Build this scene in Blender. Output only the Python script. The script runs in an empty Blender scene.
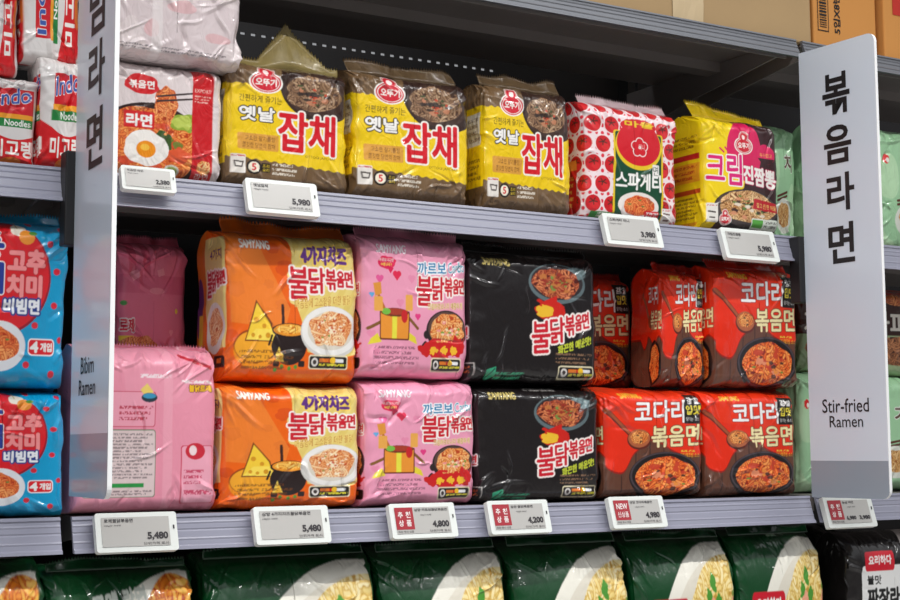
import bpy, bmesh, math, random
import numpy as np
from mathutils import Vector, Matrix

# ------------------------------------------------------------------ scene, camera
scn = bpy.context.scene
COL = scn.collection
S = 1.5
CAMZ = 1.30
F, YAW, PITCH, ROLL = 1473.75, 0.542214, 0.100953, -0.0057666
_f = np.array([math.sin(YAW)*math.cos(PITCH), math.cos(YAW)*math.cos(PITCH), math.sin(PITCH)])
_r = np.array([math.cos(YAW), -math.sin(YAW), 0.0]); _u = np.cross(_r, _f)
_r, _u = math.cos(ROLL)*_r + math.sin(ROLL)*_u, -math.sin(ROLL)*_r + math.cos(ROLL)*_u
CAM = np.array([0.0, -S, CAMZ])

def ray(x, y): return _f + (x-450)/F*_r - (y-300)/F*_u
def at(x, y, Y):
    d = ray(x, y); t = (Y-CAM[1])/d[1]; return CAM + t*d
def on_plane(x, y, P, n):
    d = ray(x, y); t = np.dot(np.array(P)-CAM, n)/np.dot(d, n); return CAM + t*d
def proj(P):
    d = np.array(P)-CAM; z = d@_f; return 450+F*(d@_r)/z, 300-F*(d@_u)/z

cd = bpy.data.cameras.new('camera'); cam = bpy.data.objects.new('camera', cd); COL.objects.link(cam)
cd.sensor_width = 36; cd.lens = F/900*36; cd.clip_start = 0.05; cd.clip_end = 50
m = Matrix(((_r[0], _u[0], -_f[0], CAM[0]), (_r[1], _u[1], -_f[1], CAM[1]), (_r[2], _u[2], -_f[2], CAM[2]), (0, 0, 0, 1)))
cam.matrix_world = m
scn.camera = cam
vs = scn.view_settings
vs.view_transform = 'Standard'; vs.look = 'None'; vs.gamma = 1; vs.use_curve_mapping = False
vs.exposure = 0.8

# ------------------------------------------------------------------ helpers
def lin(c):
    out = []
    for v in c[:3]:
        v = v/255
        out.append(v/12.92 if v <= .04045 else ((v+.055)/1.055)**2.4)
    return tuple(out)

def tag(o, label=None, cat=None, group=None, kind=None):
    if label: o['label'] = label
    if cat: o['category'] = cat
    if group: o['group'] = group
    if kind: o['kind'] = kind
    return o

def empty(name, loc, rz=0.0):
    o = bpy.data.objects.new(name, None); COL.objects.link(o); o.empty_display_size = .03
    o.location = loc; o.rotation_euler = (0, 0, rz); return o

MATS = {}
def mat(name, col, rough=.5, metal=0., coat=0., nscale=40., namp=.06, bump=0., spec=.5):
    if name in MATS: return MATS[name]
    M = bpy.data.materials.new(name); M.use_nodes = True; nt = M.node_tree
    b = nt.nodes['Principled BSDF']
    c = lin(col)
    tc = nt.nodes.new('ShaderNodeTexCoord'); no = nt.nodes.new('ShaderNodeTexNoise'); no.inputs['Scale'].default_value = nscale
    no.inputs['Detail'].default_value = 5
    nt.links.new(tc.outputs['Object'], no.inputs['Vector'])
    mr = nt.nodes.new('ShaderNodeMix'); mr.data_type = 'RGBA'
    mr.inputs[6].default_value = (*[v*(1-namp) for v in c], 1); mr.inputs[7].default_value = (*[min(1, v*(1+namp)) for v in c], 1)
    nt.links.new(no.outputs['Fac'], mr.inputs[0]); nt.links.new(mr.outputs[2], b.inputs['Base Color'])
    b.inputs['Roughness'].default_value = rough; b.inputs['Metallic'].default_value = metal
    b.inputs['Coat Weight'].default_value = coat; b.inputs['Coat Roughness'].default_value = .08
    b.inputs['Specular IOR Level'].default_value = spec
    if bump:
        bp = nt.nodes.new('ShaderNodeBump'); bp.inputs['Strength'].default_value = bump; bp.inputs['Distance'].default_value = .002
        nt.links.new(no.outputs['Fac'], bp.inputs['Height']); nt.links.new(bp.outputs['Normal'], b.inputs['Normal'])
    MATS[name] = M; return M

def film_mat(name, rough=.3, coat=.7, bump=.25):
    M = bpy.data.materials.new(name); M.use_nodes = True; nt = M.node_tree
    b = nt.nodes['Principled BSDF']
    a = nt.nodes.new('ShaderNodeAttribute'); a.attribute_name = 'print'
    nt.links.new(a.outputs['Color'], b.inputs['Base Color'])
    b.inputs['Roughness'].default_value = rough; b.inputs['Specular IOR Level'].default_value = .25
    b.inputs['Coat Weight'].default_value = coat; b.inputs['Coat Roughness'].default_value = .06
    tc = nt.nodes.new('ShaderNodeTexCoord')
    mp = nt.nodes.new('ShaderNodeMapping'); mp.inputs['Scale'].default_value = (1, 1, .55); nt.links.new(tc.outputs['Object'], mp.inputs['Vector'])
    no = nt.nodes.new('ShaderNodeTexNoise'); no.inputs['Scale'].default_value = 55
    no.inputs['Detail'].default_value = 2; no.inputs['Distortion'].default_value = 1.6
    nt.links.new(mp.outputs['Vector'], no.inputs['Vector'])
    bp = nt.nodes.new('ShaderNodeBump'); bp.inputs['Strength'].default_value = bump; bp.inputs['Distance'].default_value = .004
    nt.links.new(no.outputs['Fac'], bp.inputs['Height'])
    nt.links.new(bp.outputs['Normal'], b.inputs['Coat Normal']); nt.links.new(bp.outputs['Normal'], b.inputs['Normal'])
    return M
FILM = film_mat('printed_film', .42, .85, .2)
FILM_SHINY = film_mat('clear_glossy_film', .32, 1., .6)
FILM_DARK = film_mat('dark_gloss_film', .35, .8, .22)

class MB:
    """collects shapes into one bmesh"""
    def __init__(s): s.bm = bmesh.new(); s.mats = []
    def mi(s, M):
        if M is None: return 0
        if M not in s.mats: s.mats.append(M)
        return s.mats.index(M)
    def box(s, lo, hi, M=None, bev=0., rot=None, org=None):
        r = bmesh.ops.create_cube(s.bm, size=1)
        vs_ = r['verts']
        lo = Vector(lo); hi = Vector(hi)
        for v in vs_:
            v.co = Vector([(lo[i]+hi[i])/2 + v.co[i]*(hi[i]-lo[i]) for i in range(3)])
        fs = list({f for v in vs_ for f in v.link_faces}); i = s.mi(M)
        for f in fs: f.material_index = i
        if bev:
            es = list({e for v in vs_ for e in v.link_edges})
            rr = bmesh.ops.bevel(s.bm, geom=es, offset=bev, segments=3, affect='EDGES', profile=.5)
            for f in rr['faces']: f.material_index = i
            vs_ = list({v for f in rr['faces'] for v in f.verts} | {v for v in vs_ if v.is_valid})
        if rot is not None:
            bmesh.ops.transform(s.bm, matrix=Matrix.Translation(org) @ rot @ Matrix.Translation(-Vector(org)), verts=vs_)
        return vs_
    def prism_x(s, prof, x0, x1, M=None):
        a = [s.bm.verts.new((x0, p[0], p[1])) for p in prof]; b = [s.bm.verts.new((x1, p[0], p[1])) for p in prof]
        n = len(prof); i = s.mi(M)
        for k in range(n):
            f = s.bm.faces.new((a[k], a[(k+1) % n], b[(k+1) % n], b[k])); f.material_index = i
        for l in (a[::-1], b):
            f = s.bm.faces.new(l); f.material_index = i
    def prism(s, pts, off, M=None):
        """pts: 3D loop; off: vector"""
        a = [s.bm.verts.new(p) for p in pts]; b = [s.bm.verts.new(Vector(p)+Vector(off)) for p in pts]
        n = len(pts); i = s.mi(M)
        for k in range(n):
            f = s.bm.faces.new((a[k], a[(k+1) % n], b[(k+1) % n], b[k])); f.material_index = i
        for l in (a[::-1], b):
            f = s.bm.faces.new(l); f.material_index = i
    def tris(s, P, T, M):
        vv = [s.bm.verts.new(p) for p in P]; i = s.mi(M)
        for t in T:
            try:
                f = s.bm.faces.new([vv[k] for k in t]); f.material_index = i
            except ValueError: pass
    def build(s, name, M=None, parent=None, smooth=False, recalc=True):
        if recalc: bmesh.ops.recalc_face_normals(s.bm, faces=s.bm.faces)
        me = bpy.data.meshes.new(name); s.bm.to_mesh(me); s.bm.free()
        if M is not None and not s.mats: me.materials.append(M)
        for q in s.mats: me.materials.append(q)
        if smooth:
            for p in me.polygons: p.use_smooth = True
        o = bpy.data.objects.new(name, me); COL.objects.link(o)
        if parent is not None: o.parent = parent
        return o

# ------------------------------------------------------------------ lettering
_G = {}
def glyphs(txt, offset=0.0, space=1.0):
    k = (txt, offset, space)
    if k in _G: return _G[k]
    cu = bpy.data.curves.new('lettering', 'FONT'); cu.body = txt; cu.size = 1; cu.offset = offset; cu.resolution_u = 3
    cu.space_character = space; cu.fill_mode = 'FRONT'
    ob = bpy.data.objects.new('lettering', cu); COL.objects.link(ob)
    dg = bpy.context.evaluated_depsgraph_get(); dg.update()
    me = ob.evaluated_get(dg).to_mesh(); me.calc_loop_triangles()
    V = np.zeros(len(me.vertices)*3); me.vertices.foreach_get('co', V); V = V.reshape(-1, 3)[:, :2]
    T = np.zeros(len(me.loop_triangles)*3, dtype=int); me.loop_triangles.foreach_get('vertices', T); T = T.reshape(-1, 3)
    ob.evaluated_get(dg).to_mesh_clear(); bpy.data.objects.remove(ob); bpy.data.curves.remove(cu)
    if len(V):
        lo = V.min(0); hi = V.max(0); V = (V-lo)/(np.maximum(hi-lo, 1e-6))
    _G[k] = (V, T); return _G[k]

def flat_text(mb, txt, box, fn, M, offset=.0, space=1.):
    """box (x0,y0,x1,y1) in panel units (y up), fn maps (x,y) to 3D"""
    V, T = glyphs(txt, offset, space)
    x0, y0, x1, y1 = box
    mb.tris([fn(x0+(x1-x0)*v[0], y0+(y1-y0)*v[1]) for v in V], T, M)

# ------------------------------------------------------------------ printed film artwork (painted on the mesh grid)
_rs = np.random.RandomState(5); LAT = _rs.rand(128, 128)
def vnoise(x, y, seed=0):
    x = x+seed*17.31; y = y+seed*7.77
    xi = np.floor(x).astype(int); yi = np.floor(y).astype(int); fx = x-xi; fy = y-yi
    fx = fx*fx*(3-2*fx); fy = fy*fy*(3-2*fy)
    a = LAT[xi % 128, yi % 128]; b = LAT[(xi+1) % 128, yi % 128]; c = LAT[xi % 128, (yi+1) % 128]; d = LAT[(xi+1) % 128, (yi+1) % 128]
    return (a*(1-fx)+b*fx)*(1-fy)+(c*(1-fx)+d*fx)*fy

def strand_tile(N=640, n=2600, seed=3):
    t = np.zeros((N, N)); rr = random.Random(seed)
    for _ in range(n):
        x, y = rr.uniform(0, N), rr.uniform(0, N); an = rr.uniform(0, 6.28); k = rr.uniform(-.14, .14); b = rr.uniform(.62, 1.0); w = rr.uniform(4.2, 6.2)
        st = rr.randint(10, 26); r = int(w)+1; gy, gx = np.mgrid[-r:r+1, -r:r+1]
        for i in range(st):
            d = np.hypot(gx+int(x)-x, gy+int(y)-y)/w
            v = np.where(d < .5, b, np.where(d < .8, b*.72, b*.18)); m_ = d <= 1
            iy = (gy[m_]+int(y)) % N; ix = (gx[m_]+int(x)) % N; new = v[m_]
            # keep the lit core of this strand while drawing its dark edge over older ones
            if i: keep = own[iy, ix] >= new
            else: own = np.zeros((N, N), np.float32) if _ == 0 else own; keep = np.zeros(len(new), bool)
            t[iy, ix] = np.where(keep, t[iy, ix], new); own[iy, ix] = np.where(keep, own[iy, ix], new)
            x += math.cos(an)*2.4; y += math.sin(an)*2.4; an += k+rr.uniform(-.06, .06)
        own[:] = 0 if _ % 1 == 0 else own
    return t
TILE = strand_tile()

class Art:
    """x,y are fractions of the front panel, y downward; side panels at x<0 and x>1"""
    def __init__(s, base, side=.6, R=400, asp=1.1):
        s.side = side; s.R = R; s.Hh = int(R*asp); s.W = int(R*(1+2*side))
        s.im = np.zeros((s.Hh, s.W, 3)) + np.array(lin(base))
        yy, xx = np.mgrid[0:s.Hh, 0:s.W]
        s.X = (xx+.5)/R-side; s.Y = (yy+.5)/s.Hh; s.asp = asp
    def fill(s, mask, col, alpha=1.):
        c = np.array(lin(col))
        if mask.dtype == bool: s.im[mask] = s.im[mask]*(1-alpha)+c*alpha
        else: s.im += (c-s.im)*(mask*alpha)[..., None]
    def rect(s, x0, y0, x1, y1, col, r=0., a=1.):
        dx = np.maximum(np.maximum(x0+r-s.X, s.X-(x1-r)), 0); dy = np.maximum(np.maximum(y0+r-s.Y, s.Y-(y1-r)), 0)
        m_ = (dx*dx+dy*dy <= r*r) if r else ((s.X >= x0) & (s.X <= x1) & (s.Y >= y0) & (s.Y <= y1))
        s.fill(m_, col, a)
    def ell(s, cx, cy, rx, ry, col, a=1., wob=0., seed=0):
        dx = (s.X-cx)/rx; dy = (s.Y-cy)/ry; d = np.sqrt(dx*dx+dy*dy)
        if wob: d = d+wob*(vnoise(s.X/rx*2.2+9, s.Y/ry*2.2+9, seed)-.5)*2
        s.fill(d <= 1, col, a); return d <= 1
    def polym(s, pts):
        inside = np.zeros(s.X.shape, bool); n = len(pts)
        for i in range(n):
            xa, ya = pts[i]; xb, yb = pts[(i+1) % n]
            if ya == yb: continue
            c = ((ya > s.Y) != (yb > s.Y)) & (s.X < (xb-xa)*(s.Y-ya)/(yb-ya)+xa); inside ^= c
        return inside
    def poly(s, pts, col, a=1.): m_ = s.polym(pts); s.fill(m_, col, a); return m_
    def line(s, x0, y0, x1, y1, w, col):
        ay = s.asp; vx = x1-x0; vy = (y1-y0)*ay; L = vx*vx+vy*vy+1e-9
        t = np.clip(((s.X-x0)*vx+(s.Y-y0)*ay*vy)/L, 0, 1)
        d = np.hypot(s.X-x0-t*vx, (s.Y-y0)*ay-t*vy); s.fill(d <= w, col)
    def tmask(s, txt, x0, y0, x1, y1, rise=0., bold=0):
        V, T = glyphs(txt)
        m_ = np.zeros(s.X.shape, bool)
        if not len(V): return m_
        px = x0+(x1-x0)*V[:, 0]; py = y1-(y1-y0)*V[:, 1]-rise*(V[:, 0])
        px = (px+s.side)*s.R-.5; py = py*s.Hh-.5
        for t in T:
            ax, bx, cx = px[t]; ay, by, cy = py[t]
            i0 = max(0, int(math.floor(min(ay, by, cy)))); i1 = min(s.Hh-1, int(math.ceil(max(ay, by, cy))))
            j0 = max(0, int(math.floor(min(ax, bx, cx)))); j1 = min(s.W-1, int(math.ceil(max(ax, bx, cx))))
            if i1 < i0 or j1 < j0: continue
            gy, gx = np.mgrid[i0:i1+1, j0:j1+1]
            e0 = (bx-ax)*(gy-ay)-(by-ay)*(gx-ax); e1 = (cx-bx)*(gy-by)-(cy-by)*(gx-bx); e2 = (ax-cx)*(gy-cy)-(ay-cy)*(gx-cx)
            q = ((e0 >= -.01) & (e1 >= -.01) & (e2 >= -.01)) | ((e0 <= .01) & (e1 <= .01) & (e2 <= .01))
            m_[i0:i1+1, j0:j1+1] |= q
        return s.dil(m_, bold) if bold else m_
    def dil(s, m_, r):
        out = m_.copy(); k = int(math.ceil(r))
        for dy in range(-k, k+1):
            for dx in range(-k, k+1):
                if (dx or dy) and dx*dx+dy*dy <= r*r+.5:
                    src = m_[max(0, -dy):s.Hh-max(0, dy), max(0, -dx):s.W-max(0, dx)]
                    out[max(0, dy):s.Hh+min(0, dy), max(0, dx):s.W+min(0, dx)] |= src
        return out
    def text(s, txt, x0, y0, x1, y1, col, bold=1, outs=(), rise=0.):
        """outs: ((radius, colour), ...) outermost first"""
        m_ = s.tmask(txt, x0, y0, x1, y1, rise, bold)
        for r, c in outs: s.fill(s.dil(m_, r), c)
        s.fill(m_, col)
    def rows(s, x0, y0, x1, y1, n, col, a=.8, seed=0):
        """lines of print too small to read"""
        h = (y1-y0)/n
        for k in range(n):
            yy = y0+k*h
            m_ = (s.Y > yy+h*.15) & (s.Y < yy+h*.72) & (s.X > x0) & (s.X < x1-(x1-x0)*.25*((k*7+seed) % 3)/3)
            m_ &= vnoise(s.X*130, s.Y*140, seed+k) > .42
            s.fill(m_, col, a)
    def noodles(s, cx, cy, rx, ry, cols, freq=11., seed=1, top=(), wob=.12):
        """cols: dark, mid, light"""
        dx = (s.X-cx)/rx; dy = (s.Y-cy)/ry; d = np.sqrt(dx*dx+dy*dy)+wob*(vnoise(dx*2.5+30, dy*2.5+30, seed)-.5)*2
        m_ = d <= 1
        N = TILE.shape[0]; sc_ = N/ (1.75 if rx > .2 else 1.3)
        wx = s.X+.02*(vnoise(s.X*14, s.Y*14, seed)-.5)
        t = TILE[(s.Y*s.asp*sc_+seed*37).astype(int) % N, (wx*sc_+seed*91).astype(int) % N]
        t = np.clip((t*(.75+.5*vnoise(s.X*15, s.Y*15, seed+5))-.12)*1.15, 0, 1)
        c0, c1, c2 = [np.array(lin(c)) for c in cols]
        tt = t[..., None]
        im = np.where(tt < .5, c0+(c1-c0)*tt/.5, c1+(c2-c1)*(tt-.5)/.5)
        s.im[m_] = im[m_]
        rr = random.Random(seed)
        for col, n, sz in top:
            for _ in range(n):
                a = rr.uniform(0, 6.28); q = rr.uniform(0, .75)
                s.ell(cx+rx*q*math.cos(a), cy+ry*q*math.sin(a), rx*sz*rr.uniform(.6, 1.3), ry*sz*rr.uniform(.5, 1.2), col, .9, .25, seed+_)
        return m_
    def speck(s, col, thr, sc, seed, a=.5, box=None):
        m_ = vnoise(s.X*sc, s.Y*sc, seed) > thr
        if box: m_ &= (s.X > box[0]) & (s.X < box[2]) & (s.Y > box[1]) & (s.Y < box[3])
        s.fill(m_, col, a)
    def sample(s, U, V):
        """U fraction (front), V fraction upward; box-filtered"""
        im = s.im
        x = np.clip((U+s.side)*s.R-.5, 0, s.W-1.001); y = np.clip((1-V)*s.Hh-.5, 0, s.Hh-1.001)
        if not hasattr(s, 'bl'):
            p = np.pad(im, ((1, 1), (1, 1), (0, 0)), 'edge')
            b = (p[:-2]+2*p[1:-1]+p[2:])/4; s.bl = (b[:, :-2]+2*b[:, 1:-1]+b[:, 2:])/4
        im = s.bl
        xi = x.astype(int); yi = y.astype(int); fx = (x-xi)[..., None]; fy = (y-yi)[..., None]
        return (im[yi, xi]*(1-fx)+im[yi, xi+1]*fx)*(1-fy)+(im[yi+1, xi]*(1-fx)+im[yi+1, xi+1]*fx)*fy

# ------------------------------------------------------------------ soft packs
BAGS = []
def bag_mesh(name, W, H, D, art, seed=0, q=230, wr=1.2, top=.86, tmin=.07, ear=.012, bulge=.004, taper=0., bow=0., M=None, slant=0., bot=.1, droop=0.):
    r = min(.16*D, .012)
    # perimeter columns, clockwise seen from above: back centre -> left -> front -> right -> back
    def seg(n, f): return [f((i+.5)/n) for i in range(n)]
    a, b = W/2, D/2; C = []
    add = lambda x, y, nx, ny, u: C.append((x, y, nx, ny, u))
    nf = q; ns = max(12, int(q*.32)); nb = 14
    Lc = r*math.pi/2
    for t in np.linspace(0, 1, nb, endpoint=False): add(0-(a-r)*t, D, 0, 1, None)
    for t in np.linspace(0, 1, 8, endpoint=False):
        an = math.pi/2+t*math.pi/2; add(-(a-r)+r*math.cos(an), D-r+r*math.sin(an), math.cos(an), math.sin(an), -(Lc*(1-t)+D-2*r+Lc/2)/W)
    for t in np.linspace(0, 1, ns, endpoint=False): add(-a, D-r-(D-2*r)*t, -1, 0, -((D-2*r)*(1-t)+Lc/2)/W)
    nc = max(8, int(q*.08))
    for t in np.linspace(0, 1, nc, endpoint=False):
        an = math.pi+t*math.pi/2; add(-(a-r)+r*math.cos(an), r+r*math.sin(an), math.cos(an), math.sin(an), (t-.5)*Lc/W)
    for t in np.linspace(0, 1, nf, endpoint=False): add(-(a-r)+2*(a-r)*t, 0, 0, -1, Lc/2/W+(1-Lc/W)*t)
    for t in np.linspace(0, 1, nc, endpoint=False):
        an = 1.5*math.pi+t*math.pi/2; add(a-r+r*math.cos(an), r+r*math.sin(an), math.cos(an), math.sin(an), 1-Lc/2/W+t*Lc/W)
    for t in np.linspace(0, 1, 14, endpoint=False): add(a, r+(D-2*r)*t, 1, 0, 1+(Lc/2+(D-2*r)*t)/W)
    for t in np.linspace(0, 1, 6, endpoint=False):
        an = t*math.pi/2; add(a-r+r*math.cos(an), D-r+r*math.sin(an), math.cos(an), math.sin(an), 1+(Lc/2+D-2*r+Lc*t)/W)
    for t in np.linspace(0, 1, nb, endpoint=False): add((a-r)*(1-t), D, 0, 1, None)
    n = len(C)
    X = np.array([c[0] for c in C]); Y = np.array([c[1] for c in C]); NX = np.array([c[2] for c in C]); NY = np.array([c[3] for c in C])
    U = np.array([9. if c[4] is None else c[4] for c in C])
    per = np.concatenate([[0], np.cumsum(np.hypot(np.diff(X), np.diff(Y)))])
    nr = int(q*H/W)
    vv = np.concatenate([np.linspace(0, .06, 10, endpoint=False), np.linspace(.06, .9, int(nr*.84), endpoint=False), np.linspace(.9, 1, int(nr*.16)+6)])
    V = vv[:, None]+0*X[None]; Xg = X[None]+0*V; Yg = Y[None]+0*V; Pg = per[None]+0*V
    tt = np.clip((V-top)/(1-top), 0, 1); s_top = np.maximum(tmin, (1-tt**2.2)**.6)
    bb = np.clip(1-V/bot, 0, 1); s_bot = .35+.65*np.sqrt(np.clip(1-bb*bb, 0, 1))
    sc = s_top*s_bot
    xn = Xg/a
    wsc = 1-.035*np.sin(np.clip(V, 0, 1)*math.pi)**.5*0-taper*V**3 + ear*(tt**2)+ear*bb**2-.012*np.exp(-((V-.93)/.05)**2)
    yc = D/2
    Z = V*H
    Zs = Pg; 
    # folds
    n1 = vnoise(Pg*13, Z*13, seed)-.5
    w1 = vnoise(Pg*30, Z*22, seed+2)
    edge = np.clip((V-.80)/.20, 0, 1)**1.3+.8*np.clip((.10-V)/.10, 0, 1)
    side_m = np.clip((np.abs(xn)-.72)/.28, 0, 1)
    g = vnoise(Pg*75+w1*2, Z*9+3, seed+9)-.5
    g2 = 1-np.abs(2*vnoise(Pg*130, Z*16, seed+11)-1)
    disp = wr*(.0036*n1+edge*(.0060*g+.0020*g2)+side_m*.0035*(vnoise(Pg*20, Z*60, seed+13)-.5))
    rr = random.Random(seed*7+1); x_l = per[np.argmin(np.abs(X+a)+np.abs(Y-r)*2)]; 
    vcol = V[:, 0]*H
    for k in range(int(46*wr)):
        # sharp creases: most start at a corner, an edge or the seal
        t = rr.random()
        if t < .45: px_ = x_l+rr.choice((0, 1))*W+rr.gauss(0, W*.06); pz_ = rr.choice((0, 1, 1))*H+rr.gauss(0, H*.07); an = math.atan2(H/2-pz_, x_l+W/2-px_)+rr.gauss(0, .55); L_ = rr.uniform(.02, .07)
        elif t < .8: px_ = x_l+rr.uniform(-.3, 1.05)*W; pz_ = H*rr.choice((.97, .97, .02)); an = (-1 if pz_ > H/2 else 1)*math.pi/2+rr.gauss(0, .45); L_ = rr.uniform(.012, .045)
        else: px_ = x_l+rr.uniform(-.3, 1.05)*W; pz_ = rr.random()*H; an = rr.uniform(0, 3.14); L_ = rr.uniform(.015, .05)
        wd = rr.uniform(.0018, .005); am = rr.choice((-1, 1, 1))*rr.uniform(.0008, .0028)*wr
        ex, ez = math.cos(an), math.sin(an)
        x0_, x1_ = sorted((px_, px_+ex*L_)); z0_, z1_ = sorted((pz_, pz_+ez*L_))
        ci = np.where((per > x0_-.02) & (per < x1_+.02))[0]; ri = np.where((vcol > z0_-.02) & (vcol < z1_+.02))[0]
        if not len(ci) or not len(ri): continue
        c0_, c1_, r0_, r1_ = ci[0], ci[-1]+1, ri[0], ri[-1]+1
        qx = Pg[r0_:r1_, c0_:c1_]-px_; qz = Z[r0_:r1_, c0_:c1_]-pz_
        al = (qx*ex+qz*ez)/L_; ds = np.abs(-qx*ez+qz*ex+.0022*np.sin(al*5+k))
        disp[r0_:r1_, c0_:c1_] += am*np.clip(1-ds/wd, -.0, 1)*np.clip(1.2-np.abs(al-.4)*2., 0, 1)
    disp = disp+bulge*np.clip(1-xn**2, 0, 1)*np.clip(1-(2*V-1)**4, 0, 1)*(NY < -.5)
    lim = np.where(NY < -.5, .009, .0008)[None]
    fr = np.clip(disp, np.where(np.abs(NX) > .6, -.003, -.008)[None], lim)
    pos_x = Xg*wsc+NX[None]*fr
    pos_y = yc+(Yg-yc)*sc+NY[None]*fr*np.maximum(sc, .35)
    pos_z = Z+edge*.004*(vnoise(Pg*40, Z*0+5, seed+15)-.5)*wr - droop*np.abs(xn)**5*tt*H + slant*xn*V*H
    pos_z = np.maximum(pos_z, .0)
    if bow: pos_y = pos_y+bow*V*V
    pos_x = pos_x+wr*.004*(vnoise(Z*9, Z*0+2, seed+20)-.5)*(np.abs(xn) > .0)*V
    m_, k_ = V.shape
    co = np.stack([pos_x, pos_y, pos_z], -1).reshape(-1, 3)
    Uc = np.where(U > 5, -art.side*.98, U)[None]+0*V
    wob = .006*(vnoise(Xg*30, Z*30, seed+21)-.5)
    colr = art.sample(Uc+wob, V)
    i, j = np.mgrid[0:m_-1, 0:k_]; j2 = (j+1) % k_
    quads = np.stack([i*k_+j, i*k_+j2, (i+1)*k_+j2, (i+1)*k_+j], -1).reshape(-1, 4)
    me = bpy.data.meshes.new(name)
    nv = len(co); nq = len(quads)
    me.vertices.add(nv+2)
    allco = np.vstack([co, co[:k_].mean(0), co[-k_:].mean(0)]); me.vertices.foreach_set('co', allco.ravel())
    jj = np.arange(k_); tb = np.stack([(jj+1) % k_, jj, np.full(k_, nv)], -1); tp = np.stack([(m_-1)*k_+jj, (m_-1)*k_+(jj+1) % k_, np.full(k_, nv+1)], -1)
    loops = np.concatenate([quads.ravel(), tb.ravel(), tp.ravel()])
    me.loops.add(len(loops)); me.loops.foreach_set('vertex_index', loops)
    starts = np.concatenate([np.arange(nq)*4, nq*4+np.arange(2*k_)*3]); me.polygons.add(len(starts)); me.polygons.foreach_set('loop_start', starts)
    try: me.polygons.foreach_set('loop_total', np.concatenate([np.full(nq, 4), np.full(2*k_, 3)]))
    except Exception: pass
    me.polygons.foreach_set('use_smooth', np.ones(len(starts), bool))
    me.update(calc_edges=True)
    at_ = me.color_attributes.new('print', 'FLOAT_COLOR', 'POINT')
    cc = np.ones((nv+2, 4)); cc[:nv, :3] = colr.reshape(-1, 3); cc[nv:, :3] = cc[nv-1, :3]; at_.data.foreach_set('color', cc.ravel().astype(np.float32))
    me.materials.append(M or FILM)
    return me

def fin_mesh(name, W, h, seed, M, wav=.004, lean=.5, n=90, zig=.0022, shape=None):
    """crimped seal along the top, leaning back"""
    bm = bmesh.new(); rows_ = 5; g = []
    for i in range(rows_):
        t = i/(rows_-1); row = []
        for j in range(n):
            s_ = j/(n-1); x = (s_-.5)*W
            nz = float(vnoise(np.array(s_*7.), np.array(t*1.+seed), seed))-.5; nz2 = float(vnoise(np.array(s_*19.), np.array(t+seed*1.), seed+3))-.5
            hh = h*(.75+.5*float(vnoise(np.array(s_*4.+2), np.array(1.5), seed+5)))
            if shape: hh = shape(s_)
            y = lean*hh*t+wav*2*nz*(.4+t)+wav*nz2*t; z = hh*t*math.sqrt(max(.1, 1-lean*lean*.6))
            if i == rows_-1: z += zig*(1 if j % 2 else -1)
            row.append(bm.verts.new((x, y, z-.004)))
        g.append(row)
    for i in range(rows_-1):
        for j in range(n-1):
            f = bm.faces.new((g[i][j], g[i][j+1], g[i+1][j+1], g[i+1][j])); f.smooth = True
    ex = bmesh.ops.solidify(bm, geom=bm.faces[:], thickness=.0006)
    me = bpy.data.meshes.new(name); bm.to_mesh(me); bm.free(); me.materials.append(M); return me

def pack(label, art, xl, xr, yt, yb, Y, base, seed, yaw=0., D=.095, group=None, cat='instant noodles', name='noodle_multipack', seal=None,
         lean=0., q=230, sealh=.012, roll=0., seallean=.5, sealshape=None, X0=None, **kw):
    ym = (yt+yb)/2
    P = at(xl, ym, Y); c, s_ = math.cos(yaw), math.sin(yaw); nrm = np.array([s_, -c, 0.])
    Q = on_plane(xr, ym, P, nrm); W = float((Q-P)@np.array([c, s_, 0.]))
    T = on_plane((xl+xr)/2, yt, P, nrm); H = float(T[2]-base)
    loc = (P[0]+c*W/2, P[1]+s_*W/2, base)
    root = empty(name, loc, yaw); root.rotation_euler = (-lean, roll, yaw)
    tag(root, label, cat, group)
    me = bag_mesh('wrapper', W, H, D, art, seed, q, **kw)
    o = bpy.data.objects.new('wrapper', me); COL.objects.link(o); o.parent = root
    if seal is not None:
        sm = mat('seal_%d_%d_%d' % seal, seal, .3, coat=.7, nscale=60, namp=.2, bump=.3)
        f = bpy.data.objects.new('top_seal', fin_mesh('top_seal', W*.95, sealh, seed, sm, lean=seallean, shape=sealshape)); COL.objects.link(f); f.parent = root
        f.location = (0, (D/2 if seallean == 1. else D*.26)+kw.get('bow', 0)-.002, H-(0 if seallean == 1. else .001))
    BAGS.append((label[:30], round(W, 3), round(H, 3), round(base+H, 4), round(loc[0]-W/2, 3), round(loc[0]+W/2, 3)))
    return root, base+H
# ------------------------------------------------------------------ artwork of each kind of pack
WHITE = (245, 243, 240); RED = (214, 25, 40)
def gauge(A, x0, y0, x1, y1):
    w, h = x1-x0, y1-y0
    A.rect(x0-.008, y0-.008, x1+.008, y1+.008, (235, 225, 190), .02); A.rect(x0, y0, x1, y1, (28, 22, 22), .018)
    A.ell(x0+w*.14, y0+h*.5, w*.09, h*.36, (225, 220, 215)); A.ell(x0+w*.14, y0+h*.5, w*.05, h*.2, (60, 50, 50))
    A.rect(x0+w*.26, y0+h*.2, x0+w*.6, y0+h*.5, (225, 120, 40)); A.rect(x0+w*.5, y0+h*.2, x0+w*.66, y0+h*.5, (200, 30, 25))
    A.rect(x0+w*.66, y0+h*.2, x0+w*.92, y0+h*.5, (235, 235, 235), .01)
    A.ell(x0+w*.62, y0+h*.33, w*.07, h*.26, (240, 190, 40))
    A.rows(x0+w*.26, y0+h*.56, x0+w*.98, y0+h*.88, 1, (225, 215, 60), 1.)

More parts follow.
